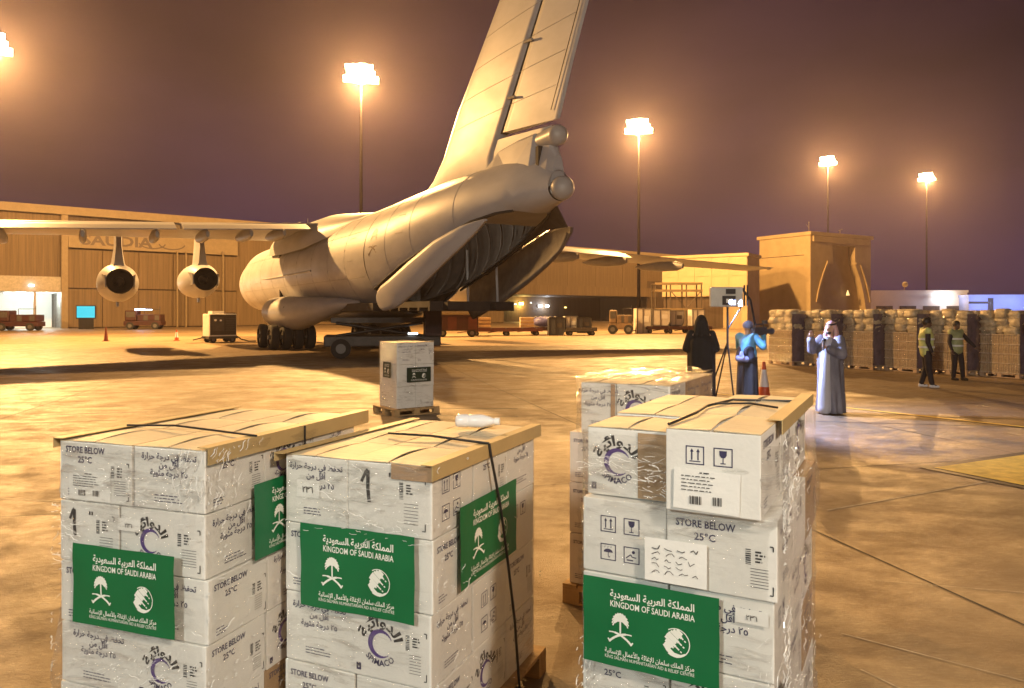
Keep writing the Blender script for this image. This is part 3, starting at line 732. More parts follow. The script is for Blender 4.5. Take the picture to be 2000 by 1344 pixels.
# engines
def engine(y, xex, z):
    sd = 1 if y > 0 else -1
    prof = [(xex,.62),(xex+.25,.68),(xex+.7,.80),(xex+1.4,.93),(xex+2.4,1.0),(xex+4,.98),(xex+5.2,.92),(xex+5.6,.84),(xex+5.62,.76),(xex+5.3,.70)]
    mb = MB().loft([[(x,y+r_*cos(2*pi*i/32),z+r_*sin(2*pi*i/32)) for i in range(32)] for x,r_ in prof])
    e_ = mb.build('engine_nacelle', m_air, AC)
    MB().loft([[(x,y+r_*cos(2*pi*i/32),z+r_*sin(2*pi*i/32)) for i in range(32)] for x,r_ in ((xex-.03,.63),(xex+.1,.585),(xex+1.6,.58),(xex+1.62,.01))]).build('exhaust', m_exh, e_)
    MB().ball((xex+.95,y,z),.26,14,8,sq=(2.2,1,1)).build('exhaust_cone', m_exh, e_)
    for s_ in (1,-1): MB().loft([[(xex+.9,y+s_*.72,z-.4),(xex+.9,y+s_*.78,z+.4),(xex+.86,y+s_*.7,z+.4),(xex+.86,y+s_*.66,z-.4)],[(xex-.12,y+s_*.66,z-.3),(xex-.12,y+s_*.68,z+.3),(xex-.14,y+s_*.62,z+.3),(xex-.14,y+s_*.6,z-.3)]],smooth=False,cap0=True,cap1=True).build('reverser_door', m_air2, e_)
    MB().loft([[(xex+.9+.35*q,y+w_,zz),(xex+2.4,y+w_*1.6,zz),(xex+5.1-.5*q,y+w_*.5,zz),(xex+5.1-.5*q,y-w_*.5,zz),(xex+2.4,y-w_*1.6,zz),(xex+.9+.35*q,y-w_,zz)] for q,w_,zz in ((0,.30,z+.62),(.4,.2,z+1.05),(1.0,.12,z+1.9),(1.6,.12,z+2.5))],smooth=False,cap0=True,cap1=True).build('engine_pylon', m_air, AC)
    MB().box(xex+2.6,xex+2.9,y-.06,y+.06,z-1.25,z-.95).build('drain_mast', m_air2, e_)
for y, xe, z in ((6.35,3.0,3.78),(10.6,1.0,3.5),(-6.35,3.0,3.78),(-10.6,1.0,3.5)): engine(y, xe, z)
# gear fairings
for sd in (1,-1):
    MB().loft([[(x,sd*(yc+ry*cos(a)),zc+rz*sin(a)) for a in [2*pi*i/24 for i in range(24)]] for x,yc,ry,zc,rz in ((5.2,2.2,.05,2.0,.05),(4.2,2.35,.55,2.0,.6),(2.6,2.5,.95,1.95,.85),(0,2.55,1.1,1.9,.92),(-2.2,2.5,1.0,1.9,.85),(-4.6,2.2,.75,2.1,.6),(-7.5,1.9,.4,2.3,.3),(-9.5,1.7,.05,2.4,.05))]).build('gear_fairing', m_air, AC)
    MB().ball((-2.45,sd*3.2,2.15),.2,12,8,sq=(.5,1,.9)).build('fairing_outlet', m_exh, AC)
MB().loft([[(x,hw_*cos(a),1.95+h_*sin(a)) for a in [2*pi*i/24 for i in range(24)]] for x,hw_,h_ in ((7,.1,.05),(5,1.8,.5),(-4,2.0,.6),(-9,1.6,.3),(-11.5,.2,.05))]).build('belly_fairing', m_air2, AC)
MB().tube((-4,2.405,4.0),(6,2.405,4.0),.05,n=6).tube((6,2.405,4.0),(16,2.2,4.1),.04,n=6).build('cable_fairing', m_air, AC)
def wheel(x, y, r_, wd, par):
    t = MB()
    prof = [(-.5,.62),(-.5,.86),(-.42,.96),(-.25,1.0),(.25,1.0),(.42,.96),(.5,.86),(.5,.62)]
    t.loft([[(x+r_*q*cos(2*pi*i/24), y+wd*a, r_+r_*q*sin(2*pi*i/24)) for i in range(24)] for a,q in prof])
    w_ = t.build('wheel', m_rub, par)
    MB().tube((x,y-wd*.36,r_),(x,y+wd*.36,r_),r_*.62,n=16).build('rim', m_hub, w_)
for sd in (1,-1):
    for x in (1.35,-1.25):
        for k in range(4): wheel(x, sd*(1.75+.62*k), .65, .44, AC)
        MB().tube((x,sd*1.6,.65),(x,sd*3.9,.65),.12).tube((x,sd*2.7,.65),(x,sd*2.7,2.0),.16).tube((x+.5,sd*2.7,1.7),(x,sd*2.7,.8),.07).build('gear_leg', m_hub, AC)
for k in range(4): wheel(15.2, -.9+.6*k, .55, .34, AC)
MB().tube((15.2,-1.1,.55),(15.2,1.1,.55),.1).tube((15.2,0,.55),(15.2,0,2.3),.14).build('gear_leg', m_hub, AC)
# emblem on the rear fuselage side (crossed swords under a palm), laid on the skin
def palm_swords(d, u, v, s_, mi=0, lay=0):
    d.line([(u,v-.02*s_),(u,v+.42*s_)], .06*s_, mi)
    for k in range(13):
        a = pi*(-.14+1.28*k/12); ca, sa = cos(a), sin(a)
        P0, P1, P2 = (0,.43), (.24*ca,.52+.20*sa), (.31*ca,.40+.30*sa-.07*abs(ca)**3)
        pts = [(u+s_*(P0[0]*(1-q)**2+2*q*(1-q)*P1[0]+q*q*P2[0]), v+s_*(P0[1]*(1-q)**2+2*q*(1-q)*P1[1]+q*q*P2[1])) for q in (0,.35,.7,1.0)]
        for (p, q_), wd in zip(zip(pts, pts[1:]), (.06,.085,.045)): d.line([p, q_], wd*s_, mi)
    for sg_ in (1,-1):
        pts = [(u+sg_*(.42-.84*q)*s_, v+(-.02-.34*q+.30*q*(1-q)*(1.6))*s_) for q in [i/8 for i in range(9)]]
        for i, (p, q_) in enumerate(zip(pts, pts[1:])): d.line([p, q_], (.075 if i > 1 else .045)*s_, mi)
        e_ = pts[-1]; d.line([(e_[0]-.07*s_*sg_*.6, e_[1]+.1*s_),(e_[0]+.05*s_*sg_, e_[1]-.01*s_)], .05*s_, mi)
em = Decal(); palm_swords(em, 0, 0, 1.0)
def on_skin(a, b, c):
    x = -12.9-a*1.0; z = 4.55+b; t = (-12-x)/3.0
    zc = 4.3+.45*t; hwd = 2.38-.2*t; ht = 2.35-.35*t; hb = 2.4
    s_ = (z-zc)/(ht if z > zc else hb); return (x, hwd*math.sqrt(max(0,1-s_*s_))+.015, z)
em.build('crossed_swords_emblem', [m_insig], AC, on_skin)

# ------------------------------------------------------------------ aid pallets in the foreground
m_card = mat('white carton board', (.74,.735,.70), .62, var=.07, scale=3, bump=.12, bscale=30)
m_card_p = mat('pinkish carton board', (.60,.55,.50), .62, var=.08, scale=3, bump=.12, bscale=30)
m_cardb = mat('brown carton board', (.40,.27,.15), .65, var=.12, scale=3, bump=.12, bscale=30)
m_cardtop = mat('kraft carton top', (.58,.49,.33), .6, var=.1, scale=4, bump=.15, bscale=24)
m_tape = mat('parcel tape', (.42,.28,.17), .25, spec=.6)
m_ink = mat('navy ink', (.035,.03,.09), .6)
m_ink2 = mat('black ink', (.03,.028,.03), .6)
m_purp = mat('violet ink', (.09,.05,.22), .6)
m_pap = mat('label paper', (.80,.80,.77), .6, bump=.1, scale=8)
m_green = mat('green banner print', (.004,.14,.045), .38, var=.12, scale=2, bump=.12, bscale=6)
m_bwhite = mat('banner white print', (.78,.80,.74), .5)
m_wood = mat('pallet wood', (.42,.27,.12), .7, var=.3, scale=3, bump=.3, bscale=20, stretch=(1,6,1))
m_prot = mat('cardboard edge protector', (.45,.33,.15), .55, var=.1, scale=4)
m_strap = mat('black strap', (.02,.018,.018), .45)
def film_material(name, opac=.02, den=.42, sc_=(2.2,2.2,14)):
    m = bpy.data.materials.new(name); m.use_nodes = True; nt = m.node_tree
    for n in list(nt.nodes): nt.nodes.remove(n)
    out = nt.nodes.new('ShaderNodeOutputMaterial'); tr = nt.nodes.new('ShaderNodeBsdfTransparent'); tr.inputs[0].default_value = (.985,.985,.98,1)
    gl = nt.nodes.new('ShaderNodeBsdfGlossy'); gl.inputs['Roughness'].default_value = .11; gl.inputs[0].default_value = (.95,.95,.95,1)
    df = nt.nodes.new('ShaderNodeBsdfTranslucent'); df.inputs[0].default_value = (.8,.8,.78,1); d2 = nt.nodes.new('ShaderNodeBsdfDiffuse'); d2.inputs[0].default_value = (.8,.8,.78,1)
    tc = nt.nodes.new('ShaderNodeTexCoord'); mp = nt.nodes.new('ShaderNodeMapping'); mp.inputs['Scale'].default_value = sc_; mp.inputs['Rotation'].default_value = (R(9),R(-7),0)
    lk(nt, tc.outputs['Object'], mp.inputs[0])
    n1 = nt.nodes.new('ShaderNodeTexNoise'); n1.inputs['Scale'].default_value = 2.6; n1.inputs['Detail'].default_value = 8; n1.inputs['Roughness'].default_value = .68; n1.inputs['Distortion'].default_value = .8
    lk(nt, mp.outputs[0], n1.inputs['Vector'])
    n2 = nt.nodes.new('ShaderNodeTexNoise'); n2.inputs['Scale'].default_value = 1.7; n2.inputs['Detail'].default_value = 2; lk(nt, tc.outputs['Object'], n2.inputs['Vector'])
    n3 = nt.nodes.new('ShaderNodeTexNoise'); n3.inputs['Scale'].default_value = 9; n3.inputs['Detail'].default_value = 6; n3.inputs['Distortion'].default_value = 2.0; lk(nt, tc.outputs['Object'], n3.inputs['Vector'])
    ad = nt.nodes.new('ShaderNodeMath'); ad.operation = 'ADD'; lk(nt, n1.outputs['Fac'], ad.inputs[0]); lk(nt, n3.outputs['Fac'], ad.inputs[1])
    bp = nt.nodes.new('ShaderNodeBump'); bp.inputs['Strength'].default_value = 1; bp.inputs['Distance'].default_value = .07; lk(nt, ad.outputs[0], bp.inputs['Height'])
    lk(nt, bp.outputs[0], gl.inputs['Normal'])
    # streak opacity
    mr = nt.nodes.new('ShaderNodeMapRange'); mr.inputs[1].default_value = .50; mr.inputs[2].default_value = .64; mr.inputs[3].default_value = opac; mr.inputs[4].default_value = den; lk(nt, n1.outputs['Fac'], mr.inputs[0])
    mr2 = nt.nodes.new('ShaderNodeMapRange'); mr2.inputs[1].default_value = .44; mr2.inputs[2].default_value = .62; lk(nt, n2.outputs['Fac'], mr2.inputs[0])
    mul = nt.nodes.new('ShaderNodeMath'); mul.operation = 'MULTIPLY'; lk(nt, mr.outputs[0], mul.inputs[0]); lk(nt, mr2.outputs[0], mul.inputs[1])
    mxd = nt.nodes.new('ShaderNodeMixShader'); mxd.inputs[0].default_value = .6; lk(nt, df.outputs[0], mxd.inputs[1]); lk(nt, d2.outputs[0], mxd.inputs[2])
    m1 = nt.nodes.new('ShaderNodeMixShader'); lk(nt, mul.outputs[0], m1.inputs[0]); lk(nt, tr.outputs[0], m1.inputs[1]); lk(nt, mxd.outputs[0], m1.inputs[2])
    lw = nt.nodes.new('ShaderNodeLayerWeight'); lw.inputs[0].default_value = .25
    f0 = nt.nodes.new('ShaderNodeMath'); f0.operation = 'MULTIPLY_ADD'; f0.inputs[1].default_value = 1.0; f0.inputs[2].default_value = .05; lk(nt, mul.outputs[0], f0.inputs[0])
    fm = nt.nodes.new('ShaderNodeMath'); fm.operation = 'MULTIPLY_ADD'; fm.inputs[1].default_value = .35; fm.use_clamp = True; lk(nt, lw.outputs['Facing'], fm.inputs[0]); lk(nt, f0.outputs[0], fm.inputs[2])
    m2 = nt.nodes.new('ShaderNodeMixShader'); lk(nt, fm.outputs[0], m2.inputs[0]); lk(nt, m1.outputs[0], m2.inputs[1]); lk(nt, gl.outputs[0], m2.inputs[2])
    lk(nt, m2.outputs[0], out.inputs[0]); return m
m_film = film_material('stretch film')
m_film_d = film_material('dusty film', .03, .45)

def pallet_mesh(w_, l_):
    """wooden pallet, front left bottom corner at origin; returns list of (name, MB)"""
    out = []
    for k in range(3):
        y0 = k*(l_-.10)/2
        out.append(('bottom_board', MB().box(0,w_,y0,y0+.10,0,.018)))
        for x0 in (0,(w_-.12)/2,w_-.12): out.append(('block', MB().box(x0,x0+.12,y0,y0+.10,.019,.092)))
        out.append(('stringer_board', MB().box(0,w_,y0,y0+.10,.093,.111)))
    n = 7
    for k in range(n):
        x0 = k*(w_-.10)/(n-1); out.append(('deck_board', MB().box(x0,x0+.10,0,l_,.112,.13)))
    return out
def add_pallet(par, w_, l_, x0=0, y0=0, m=None):
    for nm, mb in pallet_mesh(w_, l_):
        for i, p in enumerate(mb.v): mb.v[i] = (p[0]+x0, p[1]+y0, p[2])
        mb.build(nm, m or m_wood, par)

def pict(d, kind, u, v, s, mi):
    d.frame(u, u+s, v, v+s, s*.055, mi); cu = u+s/2
    if kind == 'up':
        for k in (-.17, .17):
            d.rect(cu+k*s-.035*s, cu+k*s+.035*s, v+.24*s, v+.72*s, mi); d.poly([(cu+k*s-.1*s,v+.68*s),(cu+k*s+.1*s,v+.68*s),(cu+k*s,v+.86*s)], mi)
        d.rect(u+.2*s,u+.8*s,v+.15*s,v+.2*s,mi)
    elif kind == 'glass':
        d.poly([(cu-.2*s,v+.85*s),(cu-.19*s,v+.62*s),(cu-.1*s,v+.48*s),(cu+.1*s,v+.48*s),(cu+.19*s,v+.62*s),(cu+.2*s,v+.85*s)][::-1], mi)
        d.rect(cu-.025*s,cu+.025*s,v+.2*s,v+.48*s,mi); d.rect(cu-.14*s,cu+.14*s,v+.15*s,v+.2*s,mi)
    elif kind == 'rain':
        d.poly([(cu+.3*s*cos(a), v+.48*s+.22*s*sin(a)) for a in [pi*i/10 for i in range(11)]], mi); d.rect(cu-.02*s,cu+.02*s,v+.22*s,v+.48*s,mi); d.line([(cu,v+.22*s),(cu+.08*s,v+.18*s),(cu+.1*s,v+.26*s)],.035*s,mi)
        for k in (-.2,0,.2): d.line([(cu+k*s,v+.86*s),(cu+k*s-.03*s,v+.76*s)],.03*s,mi)
    else:
        d.poly([(cu+.12*s+.1*s*cos(a), v+.7*s+.1*s*sin(a)) for a in [2*pi*i/10 for i in range(10)]], mi)
        d.line([(u+.15*s,v+.3*s),(cu-.05*s,v+.55*s),(cu+.05*s,v+.4*s),(u+.8*s,v+.38*s)],.06*s,mi); d.rect(u+.2*s,u+.6*s,v+.16*s,v+.24*s,mi)
def finetext(d, u, v, wd, rows, mi, h=.006, gap=.012, seed=0, lay=0):
    rnd = random.Random(seed)
    for r_ in range(rows):
        x = u; end = u+wd*(.6+.4*rnd.random())
        while x < end:
            k = .006+rnd.random()*.02; d.rect(x, min(x+k,end), v-r_*gap-h*.75, v-r_*gap-h*.1, mi, lay); x += k+.0045
def bars(d, u, v, wd, hh, mi, vert=False, lay=0):
    rnd = random.Random(int(u*1000)); x = 0
    L = hh if vert else wd
    while x < L:
        k = .0015+rnd.random()*.0035
        if vert: d.rect(u, u+wd, v+x, min(v+x+k, v+hh), mi, lay)
        else: d.rect(u+x, min(u+x+k, u+wd), v, v+hh, mi, lay)
        x += k+.0015+rnd.random()*.003
AR_STORE = [arab('تحفظ في درجة حرارة'), arab('أقل من'), arab('٢٥')+' '+arab('درجة مئوية')]
AR_STORE[2] = arab('درجة مئوية')+' ٢٥'
def print_face(d, kind, u0, v0, w_, h_, seed=0):
    """u0,v0 lower-left of the carton face; colours: 0 navy, 1 black, 2 violet"""
    cu = u0+w_/2
    if kind == 'store':
        wt = min(.22, w_*.55); sz = wt/.22*.038; d.text('STORE BELOW', u0+w_*.36, v0+h_*.80, sz, 0, .022, width=wt); d.text('25°C', u0+w_*.36, v0+h_*.64, sz, 0, .02)
        finetext(d, u0+w_*.12, v0+h_*.2, w_*.2, 3, 0, seed=seed); info(d, u0+w_*.72, v0+h_*.12, w_*.24, h_*.5, seed)
    elif kind == 'arabic':
        for k, t in enumerate(AR_STORE): d.text(t, cu, v0+h_*(.80-.13*k), .034, 0, .02)
        finetext(d, u0+w_*.3, v0+h_*.24, w_*.4, 3, 0, seed=seed)
    elif kind == 'logo':
        r_ = h_*.20; cv = v0+h_*.50; cu2 = u0+w_*.36
        d.arc(arab('الدوائية'), cu2, cv, r_*1.2, h_*.20, 1, bold=.03, kx=1.15)
        for q in range(22):
            a = pi*(.12+1.62*q/22); a2 = pi*(.12+1.62*(q+1)/22); wq = .35*math.sin(pi*(q+.5)/22)+.03
            d.add([(cu2+r_*cos(a),cv+r_*sin(a),0),(cu2+r_*cos(a2),cv+r_*sin(a2),0),(cu2+r_*(1-wq)*cos(a2)+.0*r_,cv+r_*(1-wq)*sin(a2),0),(cu2+r_*(1-wq)*cos(a),cv+r_*(1-wq)*sin(a),0)],[(0,1,2,3)],2)
        d.arc('SPIMACO', cu2, cv, r_*1.55, h_*.12, 0, True, .02, kx=1.1)
        info(d, u0+w_*.68, v0+h_*.14, w_*.26, h_*.55, seed); d.frame(u0+w_*.05, u0+w_*.11, v0+h_*.08, v0+h_*.18, .008, 0)
        d.rect(u0+w_*.055,u0+w_*.105,v0+h_*.13,v0+h_*.17,0)
    elif kind == 'pict4' or kind == 'pict2':
        s = h_*.22
        for k, nm in enumerate(['up','glass','rain','sun'] if kind == 'pict4' else ['up','glass']):
            pict(d, nm, u0+w_*.22+(k%2)*s*1.5, v0+h_*(.56-(.38*(k//2) if kind == 'pict4' else -.02)), s, 0)
    elif kind == 'one':
        d.line([(u0+w_*.17,v0+h_*.70),(u0+w_*.23,v0+h_*.86),(u0+w_*.25,v0+h_*.87)],.014,1); d.line([(u0+w_*.25,v0+h_*.87),(u0+w_*.25,v0+h_*.6),(u0+w_*.265,v0+h_*.42)],.017,1)
        info(d, u0+w_*.62, v0+h_*.14, w_*.3, h_*.6, seed)
        for a in range(2): d.rect(u0+w_*.50+a*.014, u0+w_*.50+a*.014+.009, v0+h_*.8, v0+h_*.86, 1)
def info(d, u, v, w_, h_, seed=0):
    bars(d, u+w_*.02, v+h_*.62, .018, h_*.38, 1, True); finetext(d, u+.034, v+h_*.97, .035, 4, 1, h=.009, gap=.011, seed=seed)
    for k in range(7): d.rect(u+w_*.2, u+w_*(.95-.1*((k*3+seed)%3)), v+h_*(.52-.075*k), v+h_*(.52-.075*k)+.0018, 1)
    d.line([(u+w_*.9,v+h_*1.12),(u+w_*1.02,v+h_*1.12),(u+w_*1.02,v+h_*1.0)],.004,1); d.line([(u+w_*.9,v-.01),(u+w_*1.02,v-.01),(u+w_*1.02,v+.02)],.004,1)

AR_KSA = arab('المملكة العربية السعودية'); AR_KS = arab('مركز الملك سلمان للإغاثة والأعمال الإنسانية')
def banner(par, u0, u1, v0, v1, fn, seed=0, label=None, m=None):
    """green printed sheet: fn(u, v, offset) -> local point on the face"""
    W_, H_ = u1-u0, v1-v0
    nu, nv = 18, 12; mb = MB()
    def off(u, v):
        return .026+.006*noise.noise(V((u*7+seed,v*6,seed*3.3)))
    for i in range(nu+1):
        for k in range(nv+1):
            a = i/nu; c = k/nv
            uu = u0+W_*a+.004*noise.noise(V((seed,c*3,1)))*(1 if i in (0,nu) else 0); vv_ = v0+H_*c+.005*noise.noise(V((a*3,seed,2)))*(1 if k in (0,nv) else 0)
            mb.v.append(fn(uu, vv_, off(uu, vv_)))
    for i in range(nu):
        for k in range(nv):
            a = i*(nv+1)+k; mb.f.append([a, a+nv+1, a+nv+2, a+1]); mb.m.append(0); mb.sm.append(True)
    b = mb.build('banner', m or m_green, par)
    f2 = lambda a, c, z: fn(a, c, off(a, c)+.0012+z)
    d = Decal()
    d.text(AR_KSA, u0+W_*.52, v0+H_*.80, H_*.115, 0, .022, width=W_*.62)
    d.build('lettering', [m_bwhite], b, f2); d = Decal()
    d.text('KINGDOM OF SAUDI ARABIA', u0+W_*.52, v0+H_*.69, H_*.10, 0, .015, width=W_*.62)
    d.build('lettering', [m_bwhite], b, f2); d = Decal()
    d.text(AR_KS, u0+W_*.50, v0+H_*.145, H_*.075, 0, .015, width=W_*.66)
    d.build('lettering', [m_bwhite], b, f2); d = Decal()
    d.text('KING SALMAN HUMANITARIAN AID & RELIEF CENTRE', u0+W_*.50, v0+H_*.085, H_*.055, 0, .0, width=W_*.66)
    d.build('lettering', [m_bwhite], b, f2)
    d = Decal(); palm_swords(d, u0+W_*.29, v0+H_*.40, H_*.33); d.build('palm_emblem', [m_bwhite], b, f2)
    d = Decal(); cu, cv, r_ = u0+W_*.70, v0+H_*.42, H_*.155
    for q in range(26):   # thin ring
        a = 2*pi*q/26; a2 = 2*pi*(q+1)/26
        if .62*pi < a < 1.3*pi: continue
        d.line([(cu+r_*cos(a),cv+r_*sin(a)),(cu+r_*cos(a2),cv+r_*sin(a2))],.0035)
    ca, sa = cos(R(-38)), sin(R(-38))
    for q in range(8):    # slanted strokes, merging at the upper left like a map
        t = -.62+q*.20; L = math.sqrt(max(0,1-t*t))*r_*.90; px, py = -sa*t*r_, ca*t*r_
        n0 = -L*(.95 if q > 1 else .8); n1 = L*(-.10,.15,.55,.05,.45,-.15,.30,-.2)[q]
        d.line([(cu+px+ca*n0,cv+py+sa*n0),(cu+px+ca*n1*.3,cv+py+sa*n1*.3)], r_*(.19 if q%3 else .22)); d.line([(cu+px+ca*n1*.3,cv+py+sa*n1*.3),(cu+px+ca*n1,cv+py+sa*n1)], r_*.11)
        if q in (2,4,6): e0 = n1+.10*r_; d.line([(cu+px+ca*e0,cv+py+sa*e0),(cu+px+ca*(e0+.14*r_),cv+py+sa*(e0+.14*r_))], r_*.10)
    # hand
    d.poly([(cu-r_*.98,cv-r_*.28),(cu-r_*.75,cv-r_*.22),(cu-r_*.45,cv-r_*.45),(cu-r_*.1,cv-r_*.72),(cu+r_*.35,cv-r_*.78),(cu+r_*.72,cv-r_*.62),(cu+r_*.55,cv-r_*.86),(cu+r_*.1,cv-r_*1.05),(cu-r_*.35,cv-r_*.95),(cu-r_*.7,cv-r_*.68)][::-1])
    d.build('relief_centre_logo', [m_bwhite], b, f2)
    return b

def wrap(par, W_, L_, z0, z1, seed, m, bulge=.018, bumps=None, nz_=64, sides=(0,1,2,3)):
    """stretch film round the stack: a closed rounded sleeve with pulled folds"""
    per = []; r_ = .03; segs = [((r_,0),(W_-r_,0),(0,-1)),((W_,r_),(W_,L_-r_),(1,0)),((W_-r_,L_),(r_,L_),(0,1)),((0,L_-r_),(0,r_),(-1,0))]
    for (ax_,ay),(bx,by),n in segs:
        k = max(8, int(math.hypot(bx-ax_,by-ay)/.022))
        for i in range(k+1): t = i/k; per.append((ax_+(bx-ax_)*t, ay+(by-ay)*t, n))
    N_ = len(per); rings = []
    for j in range(nz_+1):
        z = z0+(z1-z0)*j/nz_; ring = []
        for i, (x, y, n) in enumerate(per):
            q = V((x*5+seed*7.1, y*5, z*17+x*3))
            f = noise.noise(q)*.5+noise.noise(q*2.7)*.3+.25*noise.noise(V((x*2,y*2,z*55)))
            nn_ = V((x-W_/2, y-L_/2, 0)).normalized()*.3+V((n[0],n[1],0))*.7
            o = bulge*(.35+f*.75)+.004
            if bumps: o += bumps(x, y, z)
            o = max(.012, o)
            ring.append((x+nn_.x*o, y+nn_.y*o, z+.01*noise.noise(V((x*4+seed,y*4,j*.01)))*(1 if j in (0,nz_) else 0)))
        rings.append(ring)
    return MB().loft(rings).build('plastic_wrap', m, par)

m_fold_glint = mat('bunched film', (.82,.82,.80), .16, coat=.6)  # whitish strands of bunched film, placed to read as highlights
def folds(par, W_, L_, z0, z1, n, seed, clusters, side='fr'):
    rnd = random.Random(seed); mb = MB()
    for k in range(n):
        c = clusters[k % len(clusters)]      # face, u, z, spread_u, spread_z, angle
        u = c[1]+rnd.gauss(0, c[3]); z = min(z1, max(z0, c[2]+rnd.gauss(0, c[4]))); a = c[5]+rnd.gauss(0,.35); L = .008+rnd.random()**2*.06
        lim = W_ if c[0] == 'f' else L_
        pts = []
        for q in range(5):
            t = q/4-.5; uu = u+L*t*cos(a)+.003*rnd.random(); zz = z+L*t*sin(a)+.003*rnd.random()
            uu = min(lim+.012, max(-.012, uu)); o = .030+.004*sin(q*1.7+k)
            pts.append((uu,-o,zz) if c[0] == 'f' else (W_+o,uu,zz))
        r_ = .0006+.0010*rnd.random()
        mb.path(pts, r_, 3)
    o = mb.build('film_fold', m_fold_glint, par); o['kind'] = 'stuff'; return o
def load(name, label, F_, th, W_, L_, z, spec, pallet=True, film=None, film_z=None, group='wrapped aid pallets in the foreground', bumps=None):
    """F_: front right bottom corner on the ground. spec: list of cartons dict(x0,x1,y0,y1,z0,z1,front,right,mat)"""
    xd = V((cos(th), sin(th), 0)); o = V((F_[0], F_[1], 0))-xd*W_
    t = thing(name, label, 'pallet load', tuple(o), th, group)
    if pallet: add_pallet(t, pallet[0], pallet[1], pallet[2], pallet[3])
    for i, s in enumerate(spec):
        g_ = .003; j = random.Random(i*7+len(label)); jx, jy = (j.random()-.5)*.008, (j.random()-.5)*.008
        x0, x1, y0, y1, za, zb = s['b']; x0 += g_+jx; x1 += jx-g_; y0 += g_+jy+s.get('in', 0); y1 += jy-g_; za += .0015; zb -= .0025
        mm = s.get('m', m_card)
        mb = MB(); top = s.get('top')
        if top:
            mb.box(x0,x1,y0,y1,za,zb-.006); c = mb.build('carton', mm, t, bevel=.004)
            # two flaps meeting with a ragged gap, tape across
            long_x = top == 'x'
            mt_ = m_cardtop
            nseg = 10
            for sd in (0,1):
                fm = MB(); ring = []
                for q in range(nseg+1):
                    a = q/nseg; gap = .004+.003*noise.noise(V((i*3.1,a*4,sd)))+(.012*sin(a*pi)*s.get('gap',.3)); lift = .004+.012*s.get('gap',.3)*sin(a*pi)
                    if long_x: e0, e1 = (y0, (y0+y1)/2-gap) if sd == 0 else (y1, (y0+y1)/2+gap); xx = x0+(x1-x0)*a; P_ = [(xx,e0,zb-.006),(xx,e1,zb-.006+lift),(xx,e1,zb-.002+lift),(xx,e0,zb-.002)]
                    else: e0, e1 = (x0, (x0+x1)/2-gap) if sd == 0 else (x1, (x0+x1)/2+gap); yy = y0+(y1-y0)*a; P_ = [(e0,yy,zb-.006),(e1,yy,zb-.006+lift),(e1,yy,zb-.002+lift),(e0,yy,zb-.002)]
                    ring.append(P_)
                fm.loft(ring, smooth=False, cap0=True, cap1=True); fm.build('flap', mt_, c)
        else:
            mb.box(x0,x1,y0,y1,za,zb); c = mb.build('carton', mm, t, bevel=.004)
        if s.get('f'):
            d = Decal()
            if s['f'] in ('tapebrown',): d.rect(x0+.01, x1-.01, za+(zb-za)*.0, zb, 3)
            else: print_face(d, s['f'], x0, za, x1-x0, zb-za, i)
            yf = y0; d.build('print', [m_ink, m_ink2, m_purp, m_cardb], c, lambda a, b_, cc: (a, yf-.0016-cc, b_))
        if s.get('r'):
            d = Decal(); print_face(d, s['r'], y0, za, y1-y0, zb-za, i+5)
            xf = x1; d.build('print', [m_ink, m_ink2, m_purp, m_cardb], c, lambda a, b_, cc: (xf+.0016+cc, a, b_))
    return t
def front(y=0): return lambda a, b_, c: (a, y-c, b_)
def right(W_): return lambda a, b_, c: (W_+c, a, b_)
def paper(par, u0, u1, v0, v1, fn, seed=0, name='paper_label', kind='bars', rot=0, lift=.0):
    d = Decal()
    n = 6
    for a in range(n):
        for c in range(n):
            q = [(u0+(u1-u0)*(a+i)/n, v0+(v1-v0)*(c+k)/n) for i, k in ((0,0),(1,0),(1,1),(0,1))]
            cu, cv = (u0+u1)/2, (v0+v1)/2
            q = [(cu+(x-cu)*cos(rot)-(y-cv)*sin(rot), cv+(x-cu)*sin(rot)+(y-cv)*cos(rot)) for x, y in q]
            d.add([(x, y, .004+.003*noise.noise(V((x*9,y*9,seed)))) for x, y in q], [(0,1,2,3)], 0)
    s = Decal(); W_ = u1-u0; H_ = v1-v0
    if kind == 'bars':
        bars(s, u0+W_*.25, v0+H_*.16, W_*.18, H_*.2, 1, lay=1); bars(s, u0+W_*.6, v0+H_*.18, W_*.15, H_*.2, 1, lay=1)
        finetext(s, u0+W_*.12, v0+H_*.85, W_*.7, 5, 1, h=.0045, gap=H_*.085, seed=seed); finetext(s, u0+W_*.4, v0+H_*.95, W_*.2, 1, 1, h=.006, seed=seed)
    elif kind == 'hand':
        rnd = random.Random(seed)
        for k in range(5):
            x = u0+W_*.12; vv_ = v0+H_*(.8-.14*k)
            pts = []
            while x < u0+W_*(.9-.15*(k%2)): pts.append((x, vv_+(rnd.random()-.5)*.016)); x += .006+rnd.random()*.006
            for a in range(0, len(pts)-2, 5): s.line(pts[a:a+4], .0022 if k else .003, 1)
    elif kind == 'digits': s.text('٢٣٦', (u0+u1)/2, v0+H_*.3, H_*.5, 1, .01)
    o0 = len(d.v)
    d.add([(x, y, z+.0075) for x, y, z in s.v], [tuple(f) for f in s.f], 1)
    return d.build(name, [m_pap, m_ink2], par, fn)
def protector(par, p0, p1, out, wd=.05, drop=.055, mt=None):
    """L section running p0 to p1 along a top edge; out: outward unit (x,y)"""
    p0 = V(p0); p1 = V(p1); o = V((out[0],out[1],0)); t = .004; rings = []
    for p in (p0, p1):
        rings.append([tuple(p-o*wd+V((0,0,t))), tuple(p+o*t+V((0,0,t))), tuple(p+o*t-V((0,0,drop))), tuple(p-V((0,0,drop))), tuple(p), tuple(p-o*wd)])
    return MB().loft(rings, smooth=False, cap0=True, cap1=True).build('edge_protector', mt or m_prot, par)
